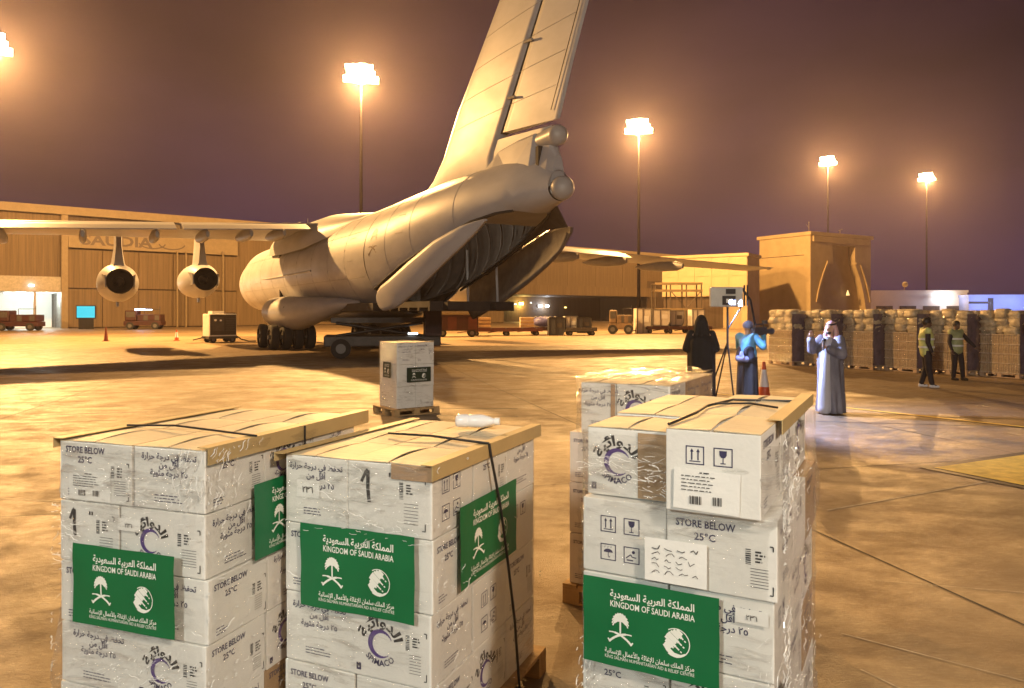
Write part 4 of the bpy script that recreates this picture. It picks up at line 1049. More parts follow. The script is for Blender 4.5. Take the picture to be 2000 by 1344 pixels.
def strap(par, pts, r_=.006): return MB().path(pts, r_, 6).build('strap', m_strap, par)

# --- middle load
W_, L_, Z_ = .741, 1.104, 1.335; s1 = .33
rows = [.131,.432,.733,1.034,1.335]; spec = []
ys = [0,.37,.74,1.104]
fr = {0:('store','pict2'),1:('arabic','logo'),2:('store','pict4'),3:('arabic','one')}
rt = {0:('store','logo','arabic'),1:('arabic','pict4','store'),2:('store','arabic','pict2'),3:('pict4','store','arabic')}
for r_ in range(4):
    sx = s1 if r_ % 2 else .37
    if r_ == 1: sx = .36
    b_ = [(0,sx),(sx,W_)]
    for k in range(2): spec.append(dict(b=(*b_[k],0,ys[1],rows[r_],rows[r_+1]), f=fr[r_][k], r=rt[r_][0] if k else None, top=('y' if r_ == 3 else None), gap=.4+.5*k))
    for q in (1,2):
        spec.append(dict(b=(sx,W_,ys[q],ys[q+1],rows[r_],rows[r_+1]), r=rt[r_][q], top=('y' if r_ == 3 else None), gap=.8))
        if r_ == 3 or q == 1 and r_ > 1: spec.append(dict(b=(0,sx,ys[q],ys[q+1],rows[r_],rows[r_+1]), top=('y' if r_ == 3 else None), gap=.5))
MID = load('wrapped_pallet', 'middle foreground load of white cartons under a black strap, marked with a handwritten 1', (-.317,2.968), -.406, W_, L_, Z_, spec, pallet=(.80,1.2,-.02,-.02))
banner(MID, .108, .672, .695, 1.048, front(), 1)
banner(MID, .19, .80, .77, 1.125, right(W_), 2)
paper(MID, .07, .19, 1.15, 1.225, front(), 3, kind='digits')
protector(MID, (W_+.012,-.03,Z_+.004), (W_+.012,L_+.06,Z_+.004), (1,0), .05, .06)
protector(MID, (-.012,-.05,Z_+.004), (-.012,L_+.0,Z_+.004), (-1,0), .05, .035)
tp = Decal(); tp.rect(.55,.74,-.001,.06,0); tp.build('tape', [m_tape], MID, lambda a, b, c: (a, -.006-c, Z_-.065+b))
wrap(MID, W_, L_, .10, Z_-.01, 1, m_film)
folds(MID, W_, L_, .15, 1.32, 150, 1, [('f',.50,1.06,.12,.03,0),('f',.45,1.18,.12,.06,.1),('r',.10,.85,.10,.25,.5),('f',.10,.9,.1,.3,.2),('r',.6,.6,.3,.3,-.3)])
strap(MID, [(.20,.52,Z_+.02),(.45,.50,Z_+.026),(.60,.49,Z_+.02),(W_+.02,.49,Z_+.012),(W_+.028,.50,Z_-.06),(W_+.045,.56,1.05),(W_+.05,.64,.75),(W_+.055,.71,.45),(W_+.055,.77,.09)], .0065)
bt = thing('plastic_bottle', 'small clear plastic bottle lying on top of the middle carton load', 'bottle', (*(MID.matrix_basis @ V((.52,.86,0))).xy, Z_+.052), R(-8))
m_pet = mat('clear plastic', (.75,.75,.76), .2); 
MB().loft([[(x,r_*cos(2*pi*i/18),r_*sin(2*pi*i/18)) for i in range(18)] for x,r_ in ((-.11,.0),(-.11,.028),(-.1,.034),(-.05,.034),(-.045,.031),(-.04,.034),(.03,.034),(.07,.022),(.09,.014),(.11,.014))]).build('bottle_body', m_pet, bt)
MB().tube((.092,0,0),(.118,0,0),.019,n=14).build('cap', m_pap, bt)

# --- left load
W_, L_ = .767, 1.087; rows = [.13,.387,.644,.901,1.157,1.413]; spec = []; ys = [0,.36,.72,1.087]
fr = {0:('logo','store'),1:('arabic','logo'),2:('store','arabic'),3:('one','logo'),4:('store','arabic')}
rt = {0:('arabic','store','pict2'),1:('store','logo','arabic'),2:('store','arabic','logo'),3:('arabic','pict2','store'),4:('store','logo','arabic')}
for r_ in range(5):
    sx = (.36,.42,.38,.33,.40)[r_]; xr = W_+(.012 if r_ in (2,1) else 0)
    for k in range(2): spec.append(dict(b=((0,sx),(sx,xr))[k]+(0,ys[1],rows[r_],rows[r_+1]), f=None if (r_,k)==(3,0) and False else fr[r_][k], r=rt[r_][0] if k else None, top=('y' if r_ == 4 else None), gap=.9))
    for q in (1,2):
        mm = m_cardb if (r_ == 0 and q == 1) or (r_ == 1 and q == 2) else m_card
        spec.append(dict(b=(sx,xr,ys[q],ys[q+1],rows[r_],rows[r_+1]), r=rt[r_][q], m=mm, top=('y' if r_ == 4 else None), gap=1.0))
        if r_ == 4: spec.append(dict(b=(0,sx,ys[q],ys[q+1],rows[r_],rows[r_+1]), top='y', gap=.8))
LEFT = load('wrapped_pallet', 'leftmost foreground load of film wrapped cartons, its right banner hanging half in shade', (-1.198,2.898), -.342, W_, L_, 1.413, spec, pallet=(.80,1.2,-.02,-.02))
banner(LEFT, .118, .652, .668, .995, front(-.012), 3)
banner(LEFT, .245, .80, .905, 1.225, right(W_+.012), 4)
paper(LEFT, .055, .285, 1.165, 1.285, front(), 5); paper(LEFT, .33, .45, 1.06, 1.11, front(-.004), 6, kind='digits')
protector(LEFT, (W_+.012,-.0,1.417), (W_+.012,L_+.12,1.417), (1,0), .05, .065)
protector(LEFT, (-.012,-.02,1.417), (-.012,L_,1.417), (-1,0), .05, .04)
wrap(LEFT, W_, L_, .08, 1.405, 2, m_film_d, .03, bumps=lambda x, y, z: (.05*max(0,1-abs(z-.42)/.35)*max(0,1-x/.5) if y < .1 else 0)+.022*max(0,noise.noise(V((x*5,y*5,z*6))))*(1 if z < .6 else .25))
folds(LEFT, W_, L_, .15, 1.40, 420, 2, [('f',.70,1.30,.04,.08,1.3),('r',.06,1.28,.05,.10,1.2),('f',.45,1.22,.18,.07,0),('f',.15,.50,.14,.12,.6),('f',.55,.52,.14,.09,.5),('f',.06,1.0,.05,.1,.2),('r',.15,1.0,.1,.2,.6),('r',.3,.5,.2,.2,.4)])
strap(LEFT, [(.05,.30,1.43),(.3,.33,1.437),(.55,.30,1.432),(W_+.02,.28,1.425)], .005)
strap(LEFT, [(W_+.022,.62,1.42),(W_+.022,.62,1.36),(W_+.03,.62,.9)], .005)

# --- right load
W_, L_ = .70, 1.152; rows = [.13,.41,.69,.97,1.25,1.528]; spec = []; ys = [0,.38,.76,1.152]
fr = {0:('logo','arabic'),1:('store','logo'),2:('arabic','arabic'),3:('pict4','store'),4:('logo','pict2')}
rt = {0:('arabic','store','pict2'),1:('logo','store','arabic'),2:('pict2','arabic','logo'),3:('arabic','pict2','store'),4:('store','arabic','logo')}
for r_ in range(5):
    sx = (.33,.34,.335,.33,.335)[r_]; xr = W_-(.035 if r_ == 4 else 0)+(.015 if r_ == 3 else 0); zt = rows[r_+1]
    for k in range(2):
        yo = (.045 if k == 0 else -.045) if r_ == 4 else (-.012 if k and r_ == 3 else 0)
        spec.append(dict(b=((0,sx),(sx,xr))[k]+(yo,ys[1],rows[r_],zt+(.018 if k and r_ == 4 else (-.012 if r_ == 4 else 0))), f=fr[r_][k], r=rt[r_][0] if k else None, top=('y' if r_ == 4 else None), gap=.5, m=m_card))
    for q in (1,2):
        spec.append(dict(b=(sx,xr,ys[q],ys[q+1],rows[r_],zt+(.018 if r_ == 4 else 0)), r=rt[r_][q], m=(m_cardb if (q == 2 and r_ in (1,3)) else m_card), top=('y' if r_ == 4 else None), gap=.8))
        if r_ == 4: spec.append(dict(b=(0,sx,ys[q],ys[q+1],rows[r_],zt), top='y', gap=.3))
RIGHT = load('wrapped_pallet', 'right foreground load of white cartons with taped white papers above its green banner', (.887,2.501), -.489, W_, L_, 1.528, spec, pallet=(.78,1.2,-.03,-.02))
banner(RIGHT, .02, .522, .65, .966, front(-.012), 5)
paper(RIGHT, .368, .595, 1.262, 1.405, front(-.050), 7, rot=-.03); paper(RIGHT, .255, .478, .985, 1.14, front(-.026), 8, kind='hand')
paper(RIGHT, .57, .68, .885, .935, front(-.004), 9, kind='digits')
tp = Decal(); tp.rect(.205,.325,1.256,1.50,0); tp.build('brown_panel', [m_cardb], RIGHT, lambda a, b, c: (a, .045-.0045-c, b))
protector(RIGHT, (W_-.015,.25,1.55), (W_-.015,L_+.10,1.55), (1,0), .05, .05)
strap(RIGHT, [(.335,-.0,1.548),(.36,.3,1.556),(.34,.55,1.552),(.40,.8,1.556),(W_-.02,.95,1.548)], .006)
strap(RIGHT, [(.36,.62,1.556),(.5,.66,1.56),(.62,.6,1.556)], .005)
wrap(RIGHT, W_, L_, .08, 1.50, 3, m_film, .026, bumps=lambda x, y, z: (.028 if y < .05 and z > 1.22 and x > .33 else 0)+.03*max(0,noise.noise(V((x*4,y*4,z*5))))*(1 if x > W_-.02 else .1))

folds(RIGHT, W_, L_, .15, 1.52, 400, 3, [('f',.14,1.38,.07,.035,0),('f',.27,1.36,.05,.05,0),('r',.06,1.28,.05,.06,.9),('r',.2,1.35,.15,.09,.7),('r',.05,.7,.06,.2,1.2),('r',.5,.6,.3,.3,.5),('f',.66,.55,.03,.15,1.3),('f',.02,.55,.02,.1,1.0)])

# --- load behind the right one
W_, L_ = .643, 1.073; rows = [.13,.47,.81,1.15,1.491]; spec = []; ys = [0,.36,.72,1.073]
for r_ in range(4):
    x0 = .03 if r_ == 3 else -.055; sx = .28; mm = m_card if r_ == 3 else m_card_p
    for k in range(2): spec.append(dict(b=((x0,sx),(sx,W_))[k]+(0,ys[1],rows[r_],rows[r_+1]), f=(('arabic','logo'),('store','store'))[r_ != 3][k], r='store' if k else None, m=mm, top=('y' if r_ == 3 else None), gap=.6))
    for q in (1,2):
        spec.append(dict(b=(sx,W_,ys[q],ys[q+1],rows[r_],rows[r_+1]), r='arabic', m=m_cardb, top=('y' if r_ == 3 else None), gap=1))
        spec.append(dict(b=(x0,sx,ys[q],ys[q+1],rows[r_],rows[r_+1]), m=m_card_p, top=('y' if r_ == 3 else None), gap=.7))
BACK = load('wrapped_pallet', 'film wrapped carton load standing just behind the right foreground load', (.997,4.666), -.501, W_, L_, 1.491, spec, pallet=(.76,1.15,-.09,-.03))
tp = Decal(); tp.rect(.245,.275,1.16,1.48,0); tp.build('tape', [m_tape], BACK, lambda a, b, c: (a, -.006-c, b))
wrap(BACK, W_, L_, .08, 1.5, 4, m_film_d, .03)
cr_ = MB(); rings = []
for i in range(15):
    ring = []
    for k in range(13):
        a, b_ = i/14, k/12; ring.append((-.01+(W_+.02)*a, -.01+(L_+.02)*b_, 1.50+.02+.035*noise.noise(V((a*6,b_*7,4)))+.01*noise.noise(V((a*25,b_*25,1)))))
    rings.append(ring)
cr_.loft(rings, closed=False); cr_.build('top_film', m_film_d, BACK)

# --- small tall load nearer the aircraft
W_, L_ = .80, .72; rows = [.13,.54,.96,1.38]; spec = []
for r_ in range(3):
    for k in range(2): spec.append(dict(b=((0,.4),(.4,W_))[k]+(0,L_,rows[r_],rows[r_+1]), f=('arabic','store')[k] if r_ == 2 else None, top=('y' if r_ == 2 else None), m=m_card))
SM = load('wrapped_pallet', 'lone narrow carton load on a reddish pallet, standing out on the apron before the aircraft', (-1.52,14.42), R(36), W_, L_, 1.38, spec, pallet=(.98,.9,-.10,-.09), group='wrapped aid pallets in the foreground')
m_green_shade = mat('dark green print', (.012,.028,.014), .5)  # banner green darkened to stand in for shade on this load
banner(SM, .2, .72, .62, .90, front(), 9, m=m_green_shade)
banner_left = banner(SM, .2, .52, .70, 1.0, lambda a, b_, c: (-c, L_-a, b_), 10, m=m_green_shade)
wrap(SM, W_, L_, .06, 1.40, 6, m_film_d, .03)

# ------------------------------------------------------------------ long row of wrapped pallets on the right
m_pack = mat('bottle packs', (.46,.34,.20), .45, var=.35, scale=14, bump=.6, bscale=40)
m_tray = mat('cardboard tray', (.62,.50,.36), .6, var=.15, scale=6)
m_sack = mat('crumpled sacks', (.52,.44,.30), .4, var=.4, scale=7, bump=.9, bscale=18)
m_dfilm_shade = mat('dark shrink film', (.15,.12,.155), .25, var=.3, scale=4, bump=.8, bscale=10, coat=.4)
m_pallw = mat('pale pallet wood', (.50,.36,.24), .7, var=.2, scale=4)
m_filmr = film_material('row film', .03, .3)
def row_stack(i, x, y, rz, dark=False, label=''):
    t = thing('stacked_pallet', label, 'pallet load', (x,y,0), rz, 'row of tall wrapped pallets on the right')
    Wd, Ld = 1.18, .84      # Wd along the row (front), Ld depth
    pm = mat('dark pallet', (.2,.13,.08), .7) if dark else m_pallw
    for nm, mb in pallet_mesh(Wd, Ld): mb.build(nm, pm, t)
    me = MB(); 
    # a pack: nine bottles-in-film bulges seen as rounded vertical ribs
    n = 4; bw = Wd/4-.006
    def packmesh(w_, d_, h_):
        mb = MB(); ring0 = []; pts = []
        def side(ax, ay, bx, by, nx, ny, k):
            for q in range(k*4):
                tq = q/(k*4); b_ = abs(sin(tq*k*pi))*.016; pts.append((ax+(bx-ax)*tq+nx*b_, ay+(by-ay)*tq+ny*b_))
        side(0,0,w_,0,0,-1,4); side(w_,0,w_,d_,1,0,3); side(w_,d_,0,d_,0,1,4); side(0,d_,0,0,-1,0,3)
        rings = [[(px*1.0,py,0) for px,py in pts],[(px,py,h_*.8) for px,py in pts],[(w_/2+(px-w_/2)*.94,d_/2+(py-d_/2)*.94,h_) for px,py in pts]]
        mb.loft(rings, cap1=True, smooth=False); return mb
    hb = .285; pk = packmesh(bw, Ld/2-.01, hb-.035).mesh('pack', m_dfilm_shade if dark else m_pack)
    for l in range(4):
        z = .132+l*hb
        MB().box(-.01,Wd+.01,-.012,Ld+.012,z,z+.022).build('tray', m_dfilm_shade if dark else m_tray, t)
        for a in range(4):
            for b_ in (0,1):
                inst(pk, 'pack', t, Matrix.Translation((a*(bw+.008)+.003, b_*(Ld/2)+.004, z+.024)))
    z = .132+4*hb; MB().box(-.015,Wd+.015,-.015,Ld+.015,z,z+.022).build('tray', m_dfilm_shade if dark else m_tray, t)
    # lumpy sacks
    rnd = random.Random(i)
    for l in range(3):
        for a in range(3):
            for b_ in range(2):
                cx = Wd*(a+.5)/3+(rnd.random()-.5)*.12; cy = Ld*(b_+.5)/2+(rnd.random()-.5)*.08; cz = z+.14+l*.235+(rnd.random()-.5)*.07; sf = .84+.22*rnd.random()
                mb = MB(); rings = []
                for k in range(9):
                    tt = pi*k/8; ring = []
                    for q in range(16):
                        a_ = 2*pi*q/16; ca, sa = cos(a_), sin(a_)
                        sx = abs(ca)**.38*(1 if ca > 0 else -1); sy = abs(sa)**.38*(1 if sa > 0 else -1); rr = max(.02, sin(tt))**.3
                        f = sf*(1+.34*noise.noise(V((sx*2.4+i*3,sy*2.4+a*5,tt*3+l*7+b_)))+.16*noise.noise(V((sx*7+i,sy*7+a*3,tt*9+l))))
                        ring.append((cx+.215*sx*rr*f, cy+.225*sy*rr*f, cz+.145*(-cos(tt))*(1+.15*noise.noise(V((sx*3,sy*3,i+l))))))
                    rings.append(ring)
                mb.loft(rings); mb.build('sack', m_dfilm_shade if dark else m_sack, t)
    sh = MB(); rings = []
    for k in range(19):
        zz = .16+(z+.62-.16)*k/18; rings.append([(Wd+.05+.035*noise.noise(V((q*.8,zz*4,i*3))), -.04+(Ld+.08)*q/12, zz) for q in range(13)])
    sh.loft(rings, closed=False); sh.build('side_sheet', m_dfilm_shade, t)  # dark sheet added to stand in for shade on the end face
    wrap(t, Wd, Ld, .1, z+.74, 20+i, m_filmr, .035, nz_=36)
    return t
p0 = V((9.75,28.2,0)); p1 = V((15.6,21.4,0)); dr = (p1-p0).normalized(); rzr = math.atan2(dr.y, dr.x)
# front face looks towards the camera side: local -y outward
RL = ['wrapped pallet of packs and sacks at the far left end of the row', 'second wrapped pallet of the row, seen just left of the robed reporter',
 'third pallet of the row, standing right behind the robed reporter', 'fourth pallet of the row, between the reporter and the men in vests', 'fifth pallet of the row, directly behind the worker in white shoes',
 'sixth pallet of the row, to the right of the worker whose arm is held out', 'dark film covered pallet nearest the camera, cut by the right edge']
tot = (p1-p0).length
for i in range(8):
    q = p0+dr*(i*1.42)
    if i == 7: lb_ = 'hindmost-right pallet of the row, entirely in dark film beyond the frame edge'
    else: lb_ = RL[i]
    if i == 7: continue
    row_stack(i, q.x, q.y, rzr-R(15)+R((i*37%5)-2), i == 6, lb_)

# ------------------------------------------------------------------ people
m_skin = mat('skin', (.42,.25,.17), .5); m_hair = mat('dark hair', (.02,.015,.012), .6)
def hand(caps, wr, dirv, up, s=1.0, curl=.5, flip=1):
    d = V(dirv).normalized(); u_ = V(up).normalized(); sd = d.cross(u_).normalized()*flip
    pm = V(wr)+d*.045*s
    for k in range(4):
        b_ = pm+sd*(.03-.02*k)*s+d*.035*s; L = (.075,.085,.08,.062)[k]*s
        caps.append((tuple(V(wr)+sd*(.02-.013*k)*s), tuple(b_), .014*s, .011*s))
        m1 = b_+(d*cos(curl)+u_*sin(curl))*L*.55; m2 = m1+(d*cos(curl*2.2)+u_*sin(curl*2.2))*L*.5
        caps.append((tuple(b_), tuple(m1), .0105*s, .0095*s)); caps.append((tuple(m1), tuple(m2), .0095*s, .008*s))
    t0 = V(wr)+sd*.028*s+d*.015*s; t1 = t0+(sd*.8+d*.7)*.04*s; caps.append((tuple(t0), tuple(t1), .013*s, .011*s)); caps.append((tuple(t1), tuple(t1+(sd*.2+d*.9)*.03*s), .011*s, .009*s))
def mixp(a, b_, t): return tuple(V(a)*(1-t)+V(b_)*t)
class P:
    """a standing figure; local forward is -Y, its right hand side is -X"""
    def __init__(s, label, loc, rz, h=1.75, lean=(0,0), turn=0):
        s.t = thing('person', label, 'person', (loc[0],loc[1],0), rz, None); k = h/1.75; s.k = k
        J = lambda x, y, z: (x*k+lean[0]*(z-.9)*(z > .9), y*k+lean[1]*(z-.9)*(z > .9), z*k)
        s.J = J; s.turn = turn
        s.pel = J(0,0,.95); s.ch = J(0,.01,1.30); s.nk = J(0,.02,1.47); s.hd = J(0,-.01,1.625)
        s.sh = {1:J(.185,.02,1.42), -1:J(-.185,.02,1.42)}; s.hip = {1:J(.095,0,.92), -1:J(-.095,0,.92)}
        s.el = {1:J(.25,.03,1.14), -1:J(-.25,.03,1.14)}; s.wr = {1:J(.26,-.06,.90), -1:J(-.26,-.06,.90)}
        s.hdir = {1:(0,-.2,-1), -1:(0,-.2,-1)}; s.kn = {1:J(.10,-.02,.50), -1:J(-.10,-.02,.50)}; s.an = {1:J(.10,.02,.09), -1:J(-.10,.02,.09)}
        s.hup = {1:(0,-1,0), -1:(0,-1,0)}; s.curl = {1:.5,-1:.5}
    def body(s, skin=None, vox=.010, arms=True):
        k = s.k; c = []
        c += [(s.pel, s.ch, .125*k, .13*k), (s.ch, s.nk, .12*k, .06*k), (s.nk, s.hd, .055*k, .06*k)]
        for d in (1,-1):
            c += [(s.ch, s.sh[d], .09*k, .065*k), (s.sh[d], s.el[d], .052*k, .040*k), (s.el[d], s.wr[d], .038*k, .025*k)]
            hand(c, s.wr[d], s.hdir[d], s.hup[d], k*.98, s.curl[d], d)
            c += [(s.pel, s.hip[d], .11*k, .095*k), (s.hip[d], s.kn[d], .085*k, .058*k), (s.kn[d], s.an[d], .055*k, .036*k), (s.an[d], tuple(V(s.an[d])+V((0,-.13*k,-.055*k))), .036*k, .03*k)]
        tn = s.turn; hd = V(s.hd); f = V((sin(tn),-cos(tn),0)); sd = V((cos(tn),sin(tn),0))
        def extra(mb):
            Mh = Matrix.Translation(hd) @ Matrix.Rotation(tn,4,'Z')
            mb.ball((0,0,.012), .098*k, 18, 12, M=Mh, sq=(.80,.98,1.12))
            mb.ball((0,-.035*k,-.055*k), .06*k, 14, 8, M=Mh, sq=(.85,.95,.95))
            mb.tube((0,-.085*k,.015*k),(0,-.115*k,-.02*k),.010*k,.016*k,8, M=Mh)
            for e_ in (1,-1): mb.ball((e_*.078*k,0,-.005*k),.025*k,8,6, M=Mh, sq=(.4,.8,1.2))
        b_ = blob('body', c, skin or m_skin, s.t, vox, extra)
        me = MB()
        for e_ in (1,-1): me.ball(tuple(hd+f*.088*k+sd*e_*.032*k+V((0,0,.018*k))), .010*k, 8, 6)
        me.build('eyes', mat('eye', (.03,.02,.02), .2), s.t)
        MB().ball(tuple(hd+f*.090*k+V((0,0,-.058*k))), .02*k, 10, 6, sq=(1.1,.5,.35)).build('mouth', mat('lips', (.30,.12,.09), .5), s.t)
        return b_
    def top(s, m, name='jacket', r=.022, hem=.86, sleeves=1.0, vox=.014, both=True, wide=1.0):
        k = s.k; c = [(s.pel, s.ch, (.135*wide+r)*k, (.145+r)*k), (s.ch, s.J(0,.015,1.44), (.135+r)*k, .075*k)]
        c.append((s.J(.05,0,hem+.05), s.J(.05,0,1.1), (.115+r)*k, (.12+r)*k)); c.append((s.J(-.05,0,hem+.05), s.J(-.05,0,1.1), (.115+r)*k, (.12+r)*k))
        for d in (1,-1):
            c.append((s.J(d*.06,.01,1.34), s.sh[d], (.11+r)*k, (.07+r)*k))
            if sleeves > 0: c.append((s.sh[d], s.el[d], (.062+r)*k, (.05+r)*k))
            if sleeves > .5: c.append((s.el[d], mixp(s.el[d], s.wr[d], .9), (.048+r)*k, (.036+r)*k))
        return blob(name, c, m, s.t, vox)
    def trousers(s, m, vox=.014):
        k = s.k; c = [(s.J(-.05,0,.96), s.J(.05,0,.96), .135*k, .135*k)]
        for d in (1,-1): c += [(s.hip[d], s.kn[d], .105*k, .078*k), (s.kn[d], mixp(s.kn[d], s.an[d], .93), .078*k, .062*k)]
        return blob('trousers', c, m, s.t, vox)
    def shoes(s, m):
        for d in (1,-1):
            a = V(s.an[d]); blob('shoe', [(tuple(a+V((0,.03,-.045))), tuple(a+V((0,-.14,-.05))), .042, .036),(tuple(a+V((0,.02,-.02))),tuple(a+V((0,-.04,-.03))),.045,.04)], m, s.t, .011)
    def robe(s, m, name='robe', z0=.02, z1=1.45, wid=.27, dep=.20, hem=(.30,.25), folds=.022, seed=0, sleeves=True, vox=.015, shr=.09, diag=0):
        k = s.k
        def extra(mb):
            rings = []
            for i in range(26):
                t = i/25; z = z0+(z1-z0)*t
                if z > 1.25: q = (z-1.25)/(z1-1.25); wx = wid*(1-q**2*.72); wy = dep*(1-q**2*.62)
                else:
                    q = (1.25-z)/1.25; wx = wid+(hem[0]-wid)*q; wy = dep+(hem[1]-dep)*q
                ring = []
                for j in range(48):
                    a = 2*pi*j/48; f = 1+folds/.27*(1-t*.6)*(noise.noise(V((cos(a)*2.6+seed,sin(a)*2.6,z*.6)))*1.2+.6*sin(9*a+seed+z*diag))
                    ring.append((V(s.J(0,0,z)).x+wx*k*cos(a)*f, V(s.J(0,0,z)).y+wy*k*sin(a)*f, z*k))
                rings.append(ring)
            mb.loft(rings, cap0=True, cap1=True)
        c = []
        if sleeves:
            for d in (1,-1): c += [(s.sh[d], s.el[d], shr*k, (shr+.005)*k), (s.el[d], mixp(s.el[d], s.wr[d], .88), (shr)*k, (shr-.012)*k)]
        return blob(name, c or [(s.ch,s.nk,.1,.05)], m, s.t, vox, extra)

# reporter in a grey robe
m_bisht = mat('grey robe cloth', (.145,.135,.16), .7, var=.45, scale=2.2, bump=1.0, bscale=2.6, stretch=(2.5,2.5,.7)); m_thobe = mat('white cotton', (.36,.35,.38), .7)
m_gh = mat('white headscarf', (.42,.38,.40), .7, var=.35, scale=30, col2=(.55,.20,.20))
a = P('reporter in a long grey robe and white headscarf, one hand raised, holding a microphone', (6.12,14.28), R(-52), 1.76)
a.el[-1] = a.J(-.30,-.12,1.22); a.wr[-1] = a.J(-.22,-.30,1.44); a.hdir[-1] = (.05,-.15,1); a.hup[-1] = (.6,-.6,0); a.curl[-1] = .35
a.el[1] = a.J(.27,-.06,1.14); a.wr[1] = a.J(.10,-.27,1.26); a.hdir[1] = (-.6,-.5,.4); a.hup[1] = (-.3,.4,.8); a.curl[1] = 1.2
a.body(); a.robe(m_bisht, seed=2, hem=(.265,.235), wid=.235, dep=.19, diag=5, folds=.05)
blob('inner_thobe', [(a.J(0,-.10,1.38), a.J(0,-.19,.5), .10, .12),(a.J(0,-.19,.5),a.J(0,-.2,.12),.12,.13)], m_thobe, a.t, .016)
blob('cuff', [(mixp(a.el[-1],a.wr[-1],.7), mixp(a.el[-1],a.wr[-1],1.0), .043, .04)], m_thobe, a.t, .012)
hd = a.hd
def shell(mb, z0=-.30):
    pass
def scarf(p, m, drop=.30, wide=1.0, name='headscarf'):
    hd = V(p.hd); k = p.k; tn = p.turn
    def extra(mb):
        M_ = Matrix.Translation(hd) @ Matrix.Rotation(tn,4,'Z')
        mb.ball((0,.022*k,.038*k), .112*k, 18, 12, M=M_, sq=(.88,1.0,.98))
    c = []
    f = V((sin(tn),-cos(tn),0)); sd = V((cos(tn),sin(tn),0))
    for e_ in (1,-1):
        c.append((tuple(hd+sd*e_*.082*k+f*-.01+V((0,0,.03))), tuple(hd+sd*e_*.115*k*wide-f*.0+V((0,0,-.20))), .030*k, .050*k))
        c.append((tuple(hd+sd*e_*.05*k-f*.07+V((0,0,.0))), tuple(hd+sd*e_*.10*k-f*.10+V((0,0,-drop))), .055*k, .05*k))
    c.append((tuple(hd-f*.07), tuple(hd-f*.13+V((0,0,-drop))), .06*k, .06*k))
    return blob(name, c, m, p.t, .012, extra)
# scarf must leave the face free: sit it slightly back
sc1 = scarf(a, m_gh); sc1.location = tuple(V((0,.026,.006)))
rg = MB()
for zz in (.085,.10): rg.path([tuple(V(a.hd)+V((.098*cos(q)*.95, .036+.106*sin(q), zz+.02*sin(q)))) for q in [2*pi*i/20 for i in range(21)]], .009, 6)
rg.build('head_cord', m_hair, a.t)
MB().ball(tuple(V(a.hd)+V((0,-.052,-.075))), .052, 12, 8, sq=(1.0,.8,.7)).build('beard', m_hair, a.t)
mc = thing('microphone', 'black hand held microphone in front of the reporter', 'microphone', (6.12,14.28,0), R(-52))
wp_ = V(a.wr[1])+V((-.05,-.07,.03)); MB().tube(tuple(wp_-V((0,0,.07))), tuple(wp_+V((0,.02,.10))), .014, .017).build('handle', m_strap, mc); MB().ball(tuple(wp_+V((0,.025,.13))), .038, 14, 10).build('foam_head', m_strap, mc)

# camera operator
m_blue = mat('turquoise jacket', (.09,.26,.40), .6, var=.12, scale=6, bump=.15); m_cap = mat('blue grey cap', (.22,.24,.42), .7); m_navy = mat('dark navy cloth', (.02,.022,.035), .7); m_coat = mat('brown grey coat', (.016,.013,.013), .8, var=.2, scale=5); m_trs = mat('dark grey trousers', (.05,.043,.04), .75, var=.2, scale=5)
b = P('camera operator in a turquoise jacket and blue cap, a video camera on the shoulder', (4.92,15.5), R(125), 1.76)
b.el[-1] = b.J(-.30,-.10,1.24); b.wr[-1] = b.J(-.16,-.30,1.46); b.hdir[-1] = (.1,-1,.2); b.hup[-1] = (0,0,1); b.curl[-1] = .9
b.el[1] = b.J(.28,-.10,1.20); b.wr[1] = b.J(.12,-.36,1.40); b.hdir[1] = (-.1,-1,.2); b.hup[1] = (0,0,1)
b.body(); b.top(m_blue, 'jacket', .03, .88, 1.0)
blob('waist_bag', [(b.J(-.10,.17,.98), b.J(.10,.17,.98), .07, .07), (b.J(0,.2,1.06), b.J(0,.2,1.1), .045, .04)], m_cap, b.t)
blob('vest', [(b.J(-.07,.06,1.16), b.J(-.1,.08,1.0), .12, .12), (b.J(.07,.06,1.16), b.J(.1,.08,1.0), .12, .12)], m_navy, b.t)
b.robe(m_coat, 'long_coat', .12, 1.02, .20, .17, (.25,.2), .02, 4, False)
b.shoes(m_strap)
MB().ball(tuple(V(b.hd)+V((0,.0,.045))), .115, 18, 12, sq=(.92,1.02,.85)).build('cap', m_cap, b.t)
MB().loft([[(.09*cos(q),-.08-.09*max(0,sin(q))+b.hd[1],b.hd[2]+.055+zz) for q in [pi*i/12 for i in range(13)]] for zz in (0,.012)],closed=True,smooth=False,cap0=True,cap1=True).build('cap_peak', m_cap, b.t)
vc = thing('video_camera', 'shoulder mounted professional video camera with a small lamp held by the operator', 'camera', (4.92,15.5,0), R(125))
m_cam = mat('camera body', (.05,.05,.055), .4)
x0, y0, z0 = -.16, -.14, 1.54
MB().box(x0-.055,x0+.055,y0-.22,y0+.20,z0-.07,z0+.10).build('camera_body', m_cam, vc, bevel=.01)
MB().tube((x0,y0-.22,z0+.01),(x0,y0-.42,z0+.01),.05,.058,18).tube((x0,y0-.42,z0+.01),(x0,y0-.46,z0+.01),.068,n=18).build('lens', m_cam, vc)
MB().tube((x0,y0-.18,z0+.10),(x0,y0-.15,z0+.16),.012).tube((x0,y0-.15,z0+.16),(x0,y0+.10,z0+.16),.014).tube((x0,y0+.10,z0+.16),(x0,y0+.12,z0+.1),.012).build('top_handle', m_cam, vc)
MB().box(x0-.05,x0+.05,y0-.24,y0-.18,z0+.17,z0+.24).build('lamp_housing', m_cam, vc); MB().box(x0-.045,x0+.045,y0-.245,y0-.241,z0+.175,z0+.235).build('lamp_face', m_glowb, vc)
